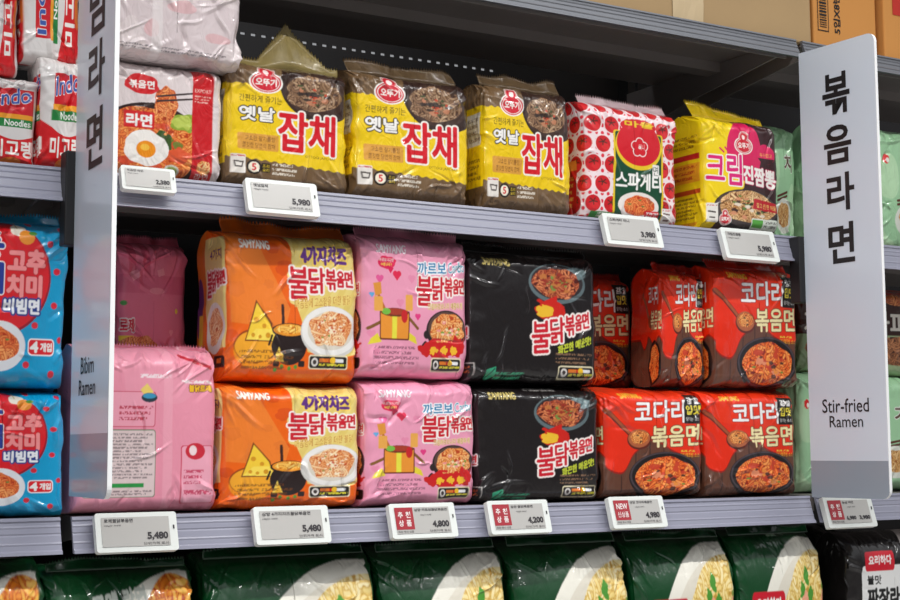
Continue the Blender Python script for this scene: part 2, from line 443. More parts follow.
def buldak(A, x0, x1, y0, y1, rise, col=(205, 25, 45), out=(252, 240, 235)):
    """the five big letters, stepping down in size"""
    w = x1-x0; h = y1-y0
    parts = [('불', 0, .30, 0, 1.), ('닭', .31, .55, .0, .80), ('볶', .565, .73, .02, .66), ('음', .745, .865, .06, .56), ('면', .88, 1., .05, .55)]
    ms = []
    for t, a, b, u, v in parts:
        dy = -rise*(a+b)/2
        ms.append(A.tmask(t, x0+a*w, y0+u*h+dy, x0+b*w, y0+v*h+dy, rise*.12, 2))
    m_ = np.logical_or.reduce(ms)
    A.fill(A.dil(m_, 6), (120, 20, 30)) if out is None else None
    A.fill(A.dil(m_, 5.2), out if out else WHITE); A.fill(m_, col)

def art_orange():
    A = Art((238, 100, 8), side=.55, asp=1.05)
    for k, (x, y, r) in enumerate([(.1, .1, .05), (.33, .12, .04), (.42, .25, .05), (.05, .4, .05), (.4, .5, .04), (.2, .6, .05), (.02, .7, .04), (.46, .08, .03), (.3, .36, .03)]):
        A.ell(x, y, r*1.3, r, (222, 82, 6), 1, .2, k)
    A.poly([(-.02, .05), (.12, .02), (.2, .06), (.46, .52), (.42, .66), (.02, .62)], (244, 150, 60), .5)
    m_ = A.poly([(.47, .02), (1.02, .02), (1.02, .80), (.86, .84), (.60, .80), (.55, .6), (.49, .45)], (236, 214, 128))
    A.fill(m_ & (((A.X*9+A.Y*6) % 1) < .5), (228, 200, 104), .7)
    A.ell(.47, .30, .03, .035, (236, 214, 128)); A.ell(.49, .45, .04, .04, (236, 214, 128))
    A.text('SAMYANG', .08, .075, .31, .135, (250, 245, 235), 1, ((1.6, (190, 90, 30)),), rise=.0)
    # cheese wedge, tub and cauldron
    A.ell(.20, .80, .16, .12, (245, 150, 30)); A.ell(.20, .77, .16, .11, (160, 70, 20)); A.ell(.20, .775, .152, .102, (246, 170, 44))
    A.poly([(.12, .74), (.20, .47), (.32, .62), (.35, .74)], (120, 60, 20)); A.poly([(.13, .73), (.205, .49), (.31, .625), (.34, .73)], (246, 206, 60))
    A.poly([(.13, .73), (.20, .66), (.34, .66), (.34, .735)], (252, 222, 90))
    for x, y, r in [(.2, .6, .018), (.26, .64, .016), (.18, .70, .014), (.29, .70, .018), (.23, .71, .012)]: A.ell(x, y, r, r, (214, 150, 30))
    A.line(.40, .50, .41, .76, .011, (60, 32, 26))
    A.ell(.455, .765, .135, .125, (38, 24, 24)); A.rect(.33, .86, .38, .90, (38, 24, 24), .01); A.rect(.53, .86, .58, .90, (38, 24, 24), .01)
    A.ell(.455, .665, .135, .05, (30, 20, 20)); A.ell(.455, .66, .12, .04, (238, 150, 40)); A.noodles(.455, .655, .1, .03, [(200, 110, 20), (244, 170, 50), (255, 220, 120)], 6, 2)
    A.line(.32, .70, .30, .76, .008, (38, 24, 24)); A.line(.59, .70, .61, .76, .008, (38, 24, 24))
    A.poly([(.34, .87), (.375, .77), (.42, .87)], (250, 214, 90)); A.poly([(.36, .87), (.385, .80), (.41, .87)], (238, 180, 50))
    for x, y in [(.40, .90), (.46, .91), (.51, .9), (.35, .92)]: A.ell(x, y, .014, .014, (90, 150, 50))
    A.rows(.08, .79, .49, .93, 4, (110, 60, 20), .75, 2)
    A.text('4가지치즈', .555, .095, .92, .215, (98, 44, 130), 3, ((4, (250, 214, 90)),), rise=-.0)
    buldak(A, .45, .97, .24, .45, .0)
    A.text('매콤함에 고소함을 더한 불닭', .50, .455, .95, .52, (176, 96, 20), 0, ((1.5, (252, 226, 130)),), rise=.05)
    A.ell(.785, .665, .245, .175, (214, 212, 208)); A.ell(.785, .655, .235, .163, (240, 238, 234)); A.ell(.785, .655, .19, .128, (222, 214, 200))
    A.noodles(.785, .645, .175, .12, [(196, 84, 34), (236, 158, 92), (252, 226, 180)], 10, 5, [((250, 236, 206), 26, .07), ((200, 60, 30), 10, .05), ((110, 150, 60), 3, .05)])
    gauge(A, .62, .825, .925, .905)
    # left side panel, the same print again
    A.poly([(-.36, .05), (-.02, .05), (-.02, .78), (-.3, .8), (-.36, .5)], (238, 216, 140))
    buldak(A, -.33, -.03, .27, .44, -.0)
    A.text('4가지', -.26, .13, -.06, .2, (98, 44, 130), 1, ((3, (250, 214, 90)),))
    A.ell(-.19, .65, .15, .17, (236, 232, 226)); A.noodles(-.19, .64, .11, .12, [(196, 84, 34), (236, 158, 92), (252, 226, 180)], 10, 6)
    A.rect(-.2, .83, -.03, .91, (28, 22, 22), .015); A.rect(-.15, .85, -.06, .88, (225, 120, 40))
    A.rect(-.55, 0, -.36, 1, (232, 120, 26)); A.ell(-.47, .5, .06, .2, (98, 52, 120)); A.rect(-.47, .55, -.4, .8, (246, 206, 60))
    return A

def art_pink():
    A = Art((238, 158, 186), side=.5, asp=1.1)
    for k in range(14):
        x = (k*37 % 100)/100; y = (k*61 % 100)/100; heart(A, x, y, .035, (232, 142, 174))
    A.text('SAMYANG', .10, .09, .38, .15, (250, 238, 244), 1, ((1.5, (214, 120, 150)),))
    A.ell(.20, .215, .09, .045, (222, 30, 84), 1, .15, 3); A.poly([(.2, .24), (.27, .25), (.24, .29)], (222, 30, 84))
    A.text('까르보나라맛', .13, .185, .27, .21, WHITE, 0); A.text('매콤!', .15, .217, .25, .24, (250, 230, 90), 0)
    heart(A, .30, .30, .04, (226, 40, 80)); heart(A, .14, .33, .035, (226, 90, 150)); heart(A, .07, .44, .022, (100, 170, 220)); heart(A, .50, .58, .028, (226, 60, 130)); heart(A, .53, .50, .02, (100, 170, 220))
    # fork, sauce pack, box with ribbon
    A.line(.12, .42, .20, .56, .012, (190, 110, 40)); A.poly([(.08, .36), (.15, .35), (.16, .43), (.10, .45)], (226, 150, 60))
    A.ell(.30, .80, .30, .0, WHITE)
    A.poly([(.12, .70), (.06, .74), (.04, .78), (.16, .76)], (232, 214, 60)); A.poly([(.40, .68), (.48, .72), (.50, .77), (.38, .73)], (232, 214, 60))
    A.line(.04, .67, .16, .62, .012, (130, 90, 40)); A.line(.40, .58, .5, .66, .012, (130, 90, 40))
    A.rect(.14, .545, .42, .745, (110, 50, 30), .012); A.rect(.15, .555, .41, .735, (236, 150, 52), .01); A.rect(.255, .555, .30, .735, (232, 226, 70))
    A.ell(.28, .555, .13, .03, (110, 50, 30)); A.ell(.28, .55, .12, .022, (170, 60, 40)); A.ell(.20, .55, .04, .022, (120, 190, 70)); A.ell(.37, .58, .03, .045, (200, 34, 40)); 
    A.rect(.09, .45, .17, .55, (236, 170, 80), .01); A.rect(.38, .43, .45, .54, (236, 170, 80), .01)
    A.rows(.08, .78, .52, .92, 4, (140, 84, 104), .8, 4)
    A.text('까르보', .50, .20, .78, .285, (30, 128, 178), 1, ((4, (248, 250, 252)),), rise=.01)
    A.text('Carbo', .80, .19, .975, .265, (30, 148, 178), 0, ((2.5, (248, 250, 252)),), rise=.02)
    buldak(A, .49, .98, .30, .50, .01)
    A.text('크림까르보나라 매콤하게', .60, .485, .95, .53, (170, 120, 50), 0, ((1.5, (250, 226, 170)),), rise=.02)
    A.ell(.79, .67, .205, .145, (44, 34, 34)); A.line(.58, .76, .54, .80, .018, (44, 34, 34)); A.ell(.59, .70, .03, .03, (44, 34, 34)); A.ell(.79, .655, .185, .12, (92, 66, 60))
    A.noodles(.79, .66, .17, .115, [(190, 70, 30), (236, 140, 60), (250, 206, 140)], 9, 12, [((240, 150, 150), 6, .12), ((110, 160, 60), 5, .1), ((250, 220, 180), 8, .08)])
    for k, (x, y, w_, h_) in enumerate([(.60, .80, .08, .05), (.70, .81, .09, .07), (.80, .80, .08, .06), (.90, .78, .07, .07)]): A.ell(x, y, w_, h_, (208, 28, 30), 1, .35, k+2)
    for x in (.66, .77, .86): A.ell(x, .805, .035, .028, (248, 190, 50), 1, .4, int(x*100))
    A.poly([(.55, .78), (.66, .72), (.62, .82)], (208, 28, 30)); A.poly([(.9, .82), (.97, .70), (.95, .82)], (208, 28, 30))
    gauge(A, .65, .865, .935, .945)
    # left side: the frying pan and lettering run round the edge
    A.ell(-.10, .66, .09, .13, (44, 34, 34)); A.noodles(-.11, .65, .07, .1, [(190, 70, 30), (236, 140, 60), (250, 206, 140)], 9, 12)
    A.ell(-.09, .79, .07, .05, (208, 28, 30), 1, .3, 4); A.text('음면', -.2, .36, -.03, .44, RED, 1, ((4, WHITE),)); A.rect(-.2, .865, -.02, .94, (28, 22, 22), .015)
    A.rect(-.15, .88, -.08, .91, (225, 120, 40))
    return A

def heart(A, x, y, r, col):
    A.ell(x-r*.45, y-r*.3, r*.55, r*.5, col); A.ell(x+r*.45, y-r*.3, r*.55, r*.5, col)
    A.poly([(x-r*.97, y-r*.1), (x+r*.97, y-r*.1), (x, y+r*.95)], col)

def art_black():
    A = Art((26, 21, 22), side=.5, asp=.95)
    A.text('SAMYANG', .075, .075, .285, .135, (206, 186, 110), 1)
    A.text('HOT CHICKEN FLAVOR RAMEN', .40, .03, .66, .055, (215, 210, 205), 0)
    A.ell(.665, .245, .235, .155, (96, 112, 116)); A.ell(.665, .235, .215, .135, (52, 44, 46)); A.ell(.82, .16, .09, .05, (150, 176, 180), .5)
    A.noodles(.66, .245, .195, .115, [(86, 24, 16), (172, 70, 42), (224, 138, 88)], 9, 22, [((196, 120, 60), 10, .14), ((110, 150, 70), 7, .1), ((150, 40, 30), 10, .1)])
    A.ell(.60, .44, .12, .075, (206, 34, 24), 1, .25, 9); A.poly([(.62, .36), (.72, .42), (.68, .50)], (206, 34, 24)); A.poly([(.5, .5), (.56, .38), (.66, .34), (.66, .5)], (206, 34, 24))
    A.ell(.555, .46, .07, .045, (240, 190, 50), 1, .2, 4)
    buldak(A, .45, .93, .565, .80, .12)
    A.text('화끈한 매운맛!', .66, .72, .945, .785, (196, 206, 60), 1, ((2, (20, 20, 16)),), rise=.09)
    A.rows(.64, .765, .95, .86, 3, (140, 108, 84), .9, 3)
    gauge(A, .67, .875, .955, .955)
    A.poly([(.10, .965), (.10, .91), (.175, .885), (.17, .95), (.13, .975)], (54, 160, 120)); A.line(.11, .96, .165, .9, .004, (20, 60, 50))
    A.rows(.17, .92, .40, .975, 2, (60, 170, 128), .95, 6)
    # sauce bowl of the panel's left half, without the printed figure
    A.rect(.015, .86, .02, .95, (210, 205, 200)); A.rect(-.12, .86, .02, .865, (210, 205, 200)); A.rows(-.1, .88, 0, .94, 2, (200, 100, 50), .9)
    A.text('면', -.1, .60, -.02, .68, RED, 1, ((4, WHITE),))
    return A

def art_cod():
    A = Art((100, 60, 44), side=.6, asp=1.1)
    pl = ((A.X*7) % 1); A.fill(pl < .06, (56, 34, 27)); A.fill(vnoise(A.X*60, A.Y*4, 3) > .62, (104, 68, 52), .5)
    edge = .60+.15*np.exp(-((A.X-.10)/.13)**4)-.09*np.exp(-((A.X-.45)/.14)**2)+.03*np.sin(A.X*9)
    ee = np.where(A.X < 0, .64+.05*np.sin(A.X*22), edge)
    A.fill(A.Y < ee, (232, 44, 12)); A.fill((A.Y < ee) & (A.Y > ee-.015), (150, 26, 16)); A.fill((A.Y < .3+.1*A.X), (240, 58, 18), .5)
    A.text('SAMYANG', .14, .07, .36, .115, (240, 190, 60), 1)
    A.text('코다리', .28, .135, .80, .33, (248, 246, 244), 2, ((3.2, (170, 30, 22)),), rise=.01)
    A.rect(.80, .075, .985, .335, (26, 20, 20), .01); A.rows(.83, .02, .95, .075, 2, (60, 30, 26)); A.text('감칠', .835, .10, .95, .155, WHITE, 1); A.text('입맛', .825, .17, .965, .25, (240, 220, 70), 1); A.text('당기는 소스', .82, .275, .965, .31, WHITE, 0)
    A.text('볶음면', .45, .36, .965, .545, (246, 232, 176), 2, ((3.4, (124, 52, 26)),), rise=.02)
    A.rows(.76, .565, .95, .595, 1, (240, 190, 60), 1, 2); A.text('코다리조림 소스', .75, .595, .965, .635, (244, 190, 50), 0)
    A.line(.0, .22, .24, .44, .022, (96, 34, 22)); A.line(.0, .215, .24, .435, .013, (168, 84, 50)); A.ell(.32, .475, .12, .09, (96, 34, 22)); A.ell(.32, .465, .11, .08, (178, 96, 58)); A.noodles(.325, .455, .09, .06, [(150, 60, 20), (224, 120, 50), (250, 190, 110)], 7, 8, [((60, 44, 30), 4, .15)])
    A.ell(.60, .80, .375, .215, (18, 14, 16)); A.ell(.60, .79, .365, .203, (72, 60, 66)); A.ell(.60, .79, .345, .19, (26, 20, 22))
    A.noodles(.60, .80, .305, .17, [(150, 34, 10), (240, 98, 30), (255, 168, 84)], 9, 31, [((238, 150, 110), 5, .16), ((206, 64, 40), 8, .14), ((60, 40, 34), 5, .1), ((110, 150, 60), 2, .08), ((244, 150, 60), 8, .08)], wob=.06)
    # left side panel: the same front, squeezed
    A.line(-.5, .22, -.34, .42, .02, (168, 84, 50)); A.ell(-.28, .45, .07, .06, (150, 60, 30))
    A.ell(-.20, .80, .17, .19, (20, 16, 18)); A.noodles(-.20, .80, .13, .15, [(150, 34, 10), (240, 98, 30), (255, 168, 84)], 9, 33)
    A.text('코다리', -.36, .15, -.1, .31, (248, 246, 244), 1, ((2.5, (190, 40, 26)),)); A.text('볶음면', -.28, .36, -.02, .52, (246, 232, 176), 1, ((2.5, (124, 52, 26)),))
    return A

def logo(A, x, y, r, txt='오뚜기'):
    a = A.asp
    for k, (c, q) in enumerate((((250, 246, 240), 1.12), ((212, 32, 52), 1.0), ((250, 246, 240), .9), ((212, 32, 52), .84))):
        A.ell(x, y+.25*r/a, r*q, r*.72*q/a, c); A.ell(x, y-.55*r/a, r*.5*q+(.02*r), r*.5*q/a, c)
    A.ell(x, y-.55*r/a, r*.2, r*.22/a, (250, 230, 225))
    A.text(txt, x-r*.68, y-.02*r/a, x+r*.68, y+.52*r/a, (252, 246, 240), 1)

def art_japchae():
    A = Art((116, 90, 62), side=.5, asp=1.15)
    A.fill(vnoise(A.X*6, A.Y*6, 2) > .6, (132, 106, 78), .4)
    t = .215+.006*np.sin(A.X*90); b = .80+.006*np.sin(A.X*80)+.05*(A.X-.5)
    A.fill((A.Y > t) & (A.Y < b), (243, 206, 22))
    m_ = (((A.X-.76)/.36)**2+((A.Y-.18)/.27)**2 < 1) & (A.Y < .55); A.fill(m_, (52, 32, 26))
    A.ell(.72, .235, .28, .17, (66, 46, 38), 1)
    A.noodles(.70, .235, .235, .135, [(74, 48, 34), (134, 98, 70), (190, 158, 124)], 12, 14, [((196, 130, 96), 7, .13), ((62, 80, 44), 6, .09), ((44, 32, 28), 8, .12), ((200, 70, 40), 6, .07)])
    logo(A, .285, .16, .125)
    A.text('간편하게 즐기는', .07, .295, .42, .35, (40, 28, 20), 0, rise=.0)
    A.text('옛날', .075, .385, .36, .49, (250, 248, 244), 2, ((4, (38, 30, 26)),))
    A.text('잡채', .40, .395, .89, .70, (216, 22, 38), 4, ((6, (250, 244, 236)), ))
    A.rect(.06, .59, .40, .715, (222, 160, 66), .015); A.text('고소한 참기름향', .12, .605, .37, .645, (110, 66, 26), 0); A.text('쫄깃한 당면의 잡채', .10, .66, .37, .70, (110, 66, 26), 0)
    A.text('OTTOGI JAPCHAE', .63, .715, .90, .74, (90, 62, 20), 0)
    A.rect(.015, .755, .13, .90, (236, 230, 222), .01); A.rows(.02, .76, .13, .78, 1, (200, 40, 60), 1); A.line(.04, .81, .11, .815, .006, (60, 50, 46)); A.line(.05, .85, .10, .85, .006, (60, 50, 46)); A.line(.04, .81, .05, .85, .005, (60, 50, 46)); A.line(.11, .81, .1, .85, .005, (60, 50, 46))
    A.ell(.20, .845, .062, .055, (30, 22, 18)); A.ell(.20, .845, .046, .04, (250, 240, 220)); A.text('5', .182, .82, .218, .87, RED, 1)
    A.rect(.26, .81, .335, .88, (26, 20, 18), .01); A.text('조리', .27, .82, .325, .845, (245, 210, 60), 0); A.text('요리', .27, .85, .325, .875, (245, 210, 60), 0)
    A.rows(.35, .80, .56, .90, 3, (236, 226, 210), .9, 5)
    # left side panel
    A.rect(-.5, 0, -.3, 1, (116, 90, 62)); A.rect(-.31, .2, -.03, .82, (243, 206, 22)); A.rect(-.30, .25, -.06, .5, (226, 222, 214)); A.rows(-.28, .28, -.08, .48, 4, (110, 80, 60), .7); A.rows(-.28, .6, -.06, .78, 4, (110, 80, 30), .8)
    return A

def tomato(A, x, y, r, k=0):
    A.ell(x, y, r*1.12, r*1.12/A.asp, (250, 232, 232)); A.ell(x, y, r, r/A.asp, (206, 24, 36)); A.ell(x+r*.3, y+r*.3/A.asp, r*.5, r*.4/A.asp, (228, 52, 54), .7)
    for q in range(5):
        an = q*1.256+k; A.line(x, y-r*.25/A.asp, x+r*.55*math.cos(an), y+(-r*.25+r*.4*math.sin(an))/A.asp, r*.07, (84, 44, 34))

def art_spaghetti():
    A = Art((246, 226, 230), side=.5, asp=1.12)
    A.fill(np.hypot((A.X*16) % 1-.5, (A.Y*16) % 1-.5) < .27, (224, 46, 66))
    k = 0
    for j in range(7):
        for i in range(-3, 9):
            tomato(A, i*.19+(j % 2)*.095-.03, j*.165+.04, .078, k); k += 1
    A.rect(.27, .24, .83, .97, (236, 202, 40), .03); A.rect(.29, .25, .81, .96, (16, 74, 48), .02)
    A.ell(.55, .36, .26, .20, (236, 202, 40)); A.ell(.55, .34, .245, .185, (214, 24, 40)); A.ell(.55, .19, .2, .06, (214, 24, 40)); A.text('마을', .40, .15, .72, .2, (236, 202, 40), 1)
    a = A.asp
    for q in (1., .82): 
        c = (250, 240, 236) if q == 1. else (214, 24, 40)
        for an in range(5): A.ell(.55+.05*math.cos(an*1.256-1.57), .37+.05*math.sin(an*1.256-1.57)/a, .045*q, .045*q/a, c)
    A.text('미니', .54, .34, .60, .39, (250, 240, 236), 0)
    A.rect(.70, .50, .78, .60, (244, 240, 236), .01); A.text('면', .71, .51, .77, .59, (16, 74, 48), 0)
    A.text('스파게티', .30, .585, .80, .725, (250, 248, 244), 2)
    A.ell(.55, .86, .23, .115, (240, 232, 226)); A.noodles(.55, .855, .17, .085, [(190, 50, 20), (230, 96, 44), (246, 160, 90)], 9, 17, [((60, 130, 60), 3, .1)])
    A.rect(.62, .89, .78, .99, (206, 24, 36), .01); A.rows(.64, .9, .77, .98, 3, WHITE, .9)
    A.rect(.82, .86, .93, .985, (240, 236, 232), .008); A.line(.84, .90, .91, .905, .006, (90, 40, 40)); A.line(.85, .95, .90, .95, .006, (90, 40, 40)); A.rows(.83, .865, .92, .885, 1, RED)
    A.rect(.04, .93, .30, .985, (60, 150, 70), .008); A.rows(.12, .935, .29, .98, 2, WHITE, .9)
    A.rect(-.36, .5, -.12, .94, (206, 36, 34)); A.rect(-.36, .5, -.12, .58, (240, 150, 60)); A.rows(-.34, .62, -.16, .9, 5, (246, 190, 90), .8); A.rect(-.46, .2, -.38, .4, (30, 40, 30)); A.text('티', -.37, .33, -.3, .42, WHITE, 1)
    return A

def art_cream():
    A = Art((246, 214, 20), side=.6, asp=1.25)
    A.rect(-.6, 0, -.52, 1, (90, 34, 24)); A.rect(-.02, 0, 1.5, .06, (246, 214, 20))
    m_ = A.polym([(.42, .02), (1.6, .02), (1.6, 1.), (.12, 1.), (.16, .80), (.50, .62), (.56, .36)]); A.fill(m_, (58, 28, 30))
    A.ell(.52, .30, .24, .26, (222, 24, 92)); A.rect(.40, .28, .60, .45, (222, 24, 92))
    logo(A, .51, .235, .115)
    A.ell(.83, .31, .13, .085, (226, 32, 96), 1, .05, 1); A.fill(((A.X-.83)**2/.0169+(A.Y-.31)**2/.0072 < 1.02) & (A.Y > .345), (58, 28, 30)); A.text('부드럽고', .74, .30, .92, .335, (250, 200, 90), 0)
    A.text('크림', .02, .345, .47, .60, (224, 30, 120), 3, ((5, (252, 246, 240)),), rise=.0)
    A.text('진짬뽕', .50, .42, .95, .575, (250, 244, 238), 3, ((3, (200, 30, 90)),), rise=-.03)
    A.line(.19, .30, .24, .33, .01, (222, 24, 92)); A.line(.26, .29, .3, .325, .01, (222, 24, 92))
    A.ell(.55, .80, .45, .17, (24, 20, 22)); A.ell(.55, .79, .43, .155, (74, 62, 60)); A.noodles(.55, .78, .38, .13, [(120, 66, 28), (206, 146, 84), (246, 214, 160)], 10, 41, [((90, 130, 60), 9, .1), ((60, 40, 34), 8, .1), ((222, 150, 110), 7, .11), ((240, 226, 206), 5, .1)])
    A.poly([(.64, .70), (1., .73), (1., .81), (.62, .79)], (196, 28, 40)); A.text('깊고 진한 해물', .67, .735, .96, .775, (246, 220, 120), 0, rise=-.015)
    A.rect(.60, .87, .98, .96, (232, 238, 226), .015); A.rect(.61, .88, .76, .95, (86, 170, 60), .01); A.rows(.78, .88, .97, .95, 2, (60, 60, 50))
    logo(A, .25, .88, .075); A.rect(.01, .77, .15, .93, (238, 234, 226), .01); A.line(.035, .84, .12, .845, .008, (60, 50, 46)); A.line(.05, .89, .11, .89, .008, (60, 50, 46)); A.rows(.02, .78, .14, .8, 1, (200, 40, 60))
    A.rect(-.50, .34, -.06, .39, (196, 36, 30)); A.rows(-.46, .18, -.08, .30, 3, (130, 80, 20), .8); A.rect(-.50, .42, -.06, .58, (236, 150, 40), 0, .8); A.rows(-.46, .43, -.1, .57, 3, (190, 60, 30), .9)
    A.rect(-.50, .64, -.06, .68, (196, 36, 30), 0, .9); A.rows(-.46, .70, -.1, .9, 6, (110, 80, 30), .8, 2); A.rect(-.5, .92, -.1, .95, (220, 150, 30))
    return A

def art_ramyeon():
    A = Art((228, 216, 216), side=.4, asp=1.1)
    A.ell(.36, .74, .50, .36, (44, 22, 20)); A.noodles(.33, .74, .46, .32, [(186, 60, 20), (232, 110, 40), (252, 176, 96)], 9, 51, [((216, 70, 40), 10, .12), ((96, 130, 50), 6, .1)], wob=.04)
    A.ell(.66, .52, .14, .08, (150, 176, 60), 1, .3, 2); A.ell(.66, .52, .1, .05, (190, 206, 90), 1, .3, 5); A.ell(.47, .70, .09, .08, (60, 90, 36), 1, .35, 3); A.ell(.56, .93, .07, .05, (210, 210, 190)); A.ell(.56, .93, .05, .035, (150, 170, 90)); A.ell(.62, .8, .1, .06, (226, 90, 50), 1, .3, 7)
    A.noodles(.50, .38, .10, .15, [(170, 60, 24), (226, 108, 50), (246, 170, 100)], 12, 52); A.line(.42, .32, .80, .25, .009, (60, 44, 44)); A.line(.42, .36, .80, .30, .009, (60, 44, 44))
    A.ell(.33, .76, .19, .145, (250, 246, 240), 1, .08, 6); A.ell(.33, .77, .085, .07, (246, 150, 20)); A.ell(.32, .755, .04, .028, (252, 196, 70))
    A.rect(.13, .46, .40, .60, (214, 30, 34), .01); A.text('라면', .155, .485, .375, .585, (252, 250, 246), 2)
    A.ell(.28, .23, .15, .085, (212, 26, 34), 1, .12, 8); A.text('볶음면', .17, .20, .39, .265, (252, 250, 246), 1)
    A.rect(.74, .05, .93, 1., (206, 26, 34)); A.text('EXPORT', .76, .215, .91, .245, (240, 200, 190), 0); A.rows(.76, .27, .91, .34, 3, (240, 190, 180), .8); A.noodles(.85, .88, .06, .06, [(190, 60, 20), (240, 150, 60), (250, 220, 160)], 9, 9); A.text('라면', .78, .93, .9, .975, WHITE, 0)
    return A

def art_plainbag():
    A = Art((214, 200, 202), side=.4, asp=.9)
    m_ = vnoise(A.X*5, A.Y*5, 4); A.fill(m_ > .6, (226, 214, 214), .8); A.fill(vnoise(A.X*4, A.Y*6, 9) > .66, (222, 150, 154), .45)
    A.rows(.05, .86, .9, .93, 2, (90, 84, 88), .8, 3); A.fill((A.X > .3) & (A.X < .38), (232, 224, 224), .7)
    return A

def art_indo(v=0):
    A = Art((226, 222, 220), side=.5, asp=1.3)
    for dx in (0, -1):
        A.fill((A.Y > .62+.10*np.sin((A.X-.1)*3)) & (A.X >= dx) & (A.X < dx+1), (214, 22, 30))
        A.rect(dx+.22, .18, dx+.95, .45, (206, 20, 34)); A.text('Indo', dx+.26, .22, dx+.9, .38, (60, 90, 170), 2, ((3, (246, 246, 246)),), rise=.07)
        A.rect(dx+.20, .45, dx+.95, .50, (240, 160, 40)); A.rect(dx+.18, .50, dx+.95, .59, (30, 130, 60)); A.text('Noodles', dx+.42, .51, dx+.9, .575, (250, 250, 246), 1)
        A.text('미고렝', dx+.18, .73, dx+.98, .90, (250, 246, 240), 3)
    A.ell(.55, .96, .2, .05, (226, 120, 40))
    return A

def art_bibim():
    A = Art((10, 156, 206), side=.4, asp=1.1)
    for x, y in [(.86, .16), (.92, .32), (.91, .52), (.76, .64), (.70, .87), (.90, .92), (.72, .03), (.97, .72), (.97, .06), (.2, .9), (.08, .7)]: A.ell(x, y, .026, .02, (216, 38, 58))
    A.ell(.455, .365, .42, .345, (150, 20, 40)); A.ell(.45, .36, .41, .335, (222, 26, 36))
    A.ell(.62, .085, .06, .04, (240, 232, 214), 1, .1, 3); A.line(.61, .03, .61, .07, .006, (200, 180, 120)); A.ell(.68, .125, .06, .045, (240, 150, 50)); A.ell(.73, .10, .03, .014, (80, 140, 50))
    A.text('고추', .54, .205, .82, .335, (250, 150, 150), 4, ((2, (190, 20, 36)),)); A.text('치미', .54, .355, .80, .475, (250, 150, 150), 4, ((2, (190, 20, 36)),))
    A.text('동', .22, .1, .50, .27, (40, 60, 150), 4, ((3, WHITE),)); A.text('치', .22, .29, .50, .46, (40, 60, 150), 4, ((3, WHITE),))
    A.text('비빔면', .52, .49, .79, .575, (244, 246, 250), 2, ((5, (28, 60, 140)),))
    A.ell(.49, .765, .20, .145, (230, 232, 236)); A.noodles(.49, .76, .145, .10, [(180, 50, 16), (224, 100, 40), (248, 170, 100)], 9, 61, [((90, 140, 60), 4, .1)])
    A.rect(.71, .715, .92, .815, (250, 250, 250), .03); A.rect(.717, .722, .913, .808, (222, 26, 40), .025); A.text('4', .73, .735, .79, .795, WHITE, 2); A.text('개입', .81, .74, .90, .79, WHITE, 1)
    return A

def art_pinkback():
    A = Art((236, 150, 172), side=.4, asp=1.2)
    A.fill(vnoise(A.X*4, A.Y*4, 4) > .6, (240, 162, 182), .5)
    A.rows(.42, .17, .66, .21, 1, (250, 236, 240), .9); A.rows(.02, .24, .16, .27, 1, (200, 40, 70), .9)
    A.rect(.02, .28, .54, .49, (200, 50, 80), .02); A.rect(.025, .284, .535, .486, (240, 164, 184), .018)
    A.poly([(.42, .27), (.47, .23), (.52, .28), (.47, .32)], (240, 210, 110)); A.ell(.49, .315, .06, .028, (40, 60, 70)); A.ell(.49, .305, .05, .016, (60, 150, 190)); A.rows(.27, .36, .52, .46, 3, (190, 40, 70), .9)
    A.rect(.02, .505, .545, .905, (90, 130, 90), .02); A.rect(.026, .51, .539, .90, (226, 206, 206), .016)
    A.rows(.04, .525, .525, .80, 14, (84, 70, 76), .7); A.rect(.16, .82, .46, .845, (40, 150, 70)); A.rows(.05, .86, .52, .895, 2, (110, 90, 96), .8)
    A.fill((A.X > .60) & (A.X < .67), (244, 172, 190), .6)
    A.text('불닭로제', .80, .235, .97, .275, (240, 190, 40), 1, ((2, (120, 30, 50)),)); A.rows(.74, .20, .99, .235, 1, (250, 240, 240), .9)
    A.rect(.735, .60, .995, .95, (206, 50, 84), .02); A.rect(.742, .605, .99, .945, (242, 170, 190), .02); A.ell(.85, .635, .08, .05, (206, 40, 60)); A.ell(.83, .63, .03, .03, (246, 220, 224)); A.rows(.76, .74, .92, .84, 3, (200, 50, 90), .9); A.rows(.76, .86, .98, .91, 1, (200, 50, 90), .9)
    A.line(.74, .06, .97, .13, .012, (200, 40, 60))
    return A

def art_rose():
    A = Art((232, 118, 146), side=.5, asp=1.1)
    for x in (.08, .30): A.poly([(x, .0), (x+.12, .0), (x+.16, .30), (x+.06, .30)], (196, 40, 80), .55)
    A.rect(0, .28, 1, .42, (214, 84, 120), 0, .5)
    A.poly([(.12, .27), (.24, .24), (.30, .29), (.18, .33)], (244, 150, 166)); A.poly([(.56, .24), (.66, .22), (.68, .27), (.58, .29)], (244, 150, 166))
    A.ell(.06, .50, .04, .02, (60, 150, 60)); A.ell(.55, .40, .12, .025, (244, 150, 166), .8); A.text('로제', .02, .62, .2, .72, (216, 30, 60), 2, ((4, WHITE),)); A.rect(0, .75, .2, .79, (246, 220, 60))
    A.noodles(.28, .88, .34, .13, [(170, 60, 20), (224, 116, 60), (246, 176, 110)], 9, 71); A.ell(.70, .90, .13, .06, (240, 214, 170)); A.ell(.70, .90, .1, .045, (214, 130, 60)); A.rows(.62, .88, .78, .92, 2, WHITE)
    heart(A, .78, .72, .03, (244, 150, 166)); A.ell(.86, .55, .02, .02, (246, 220, 60))
    return A

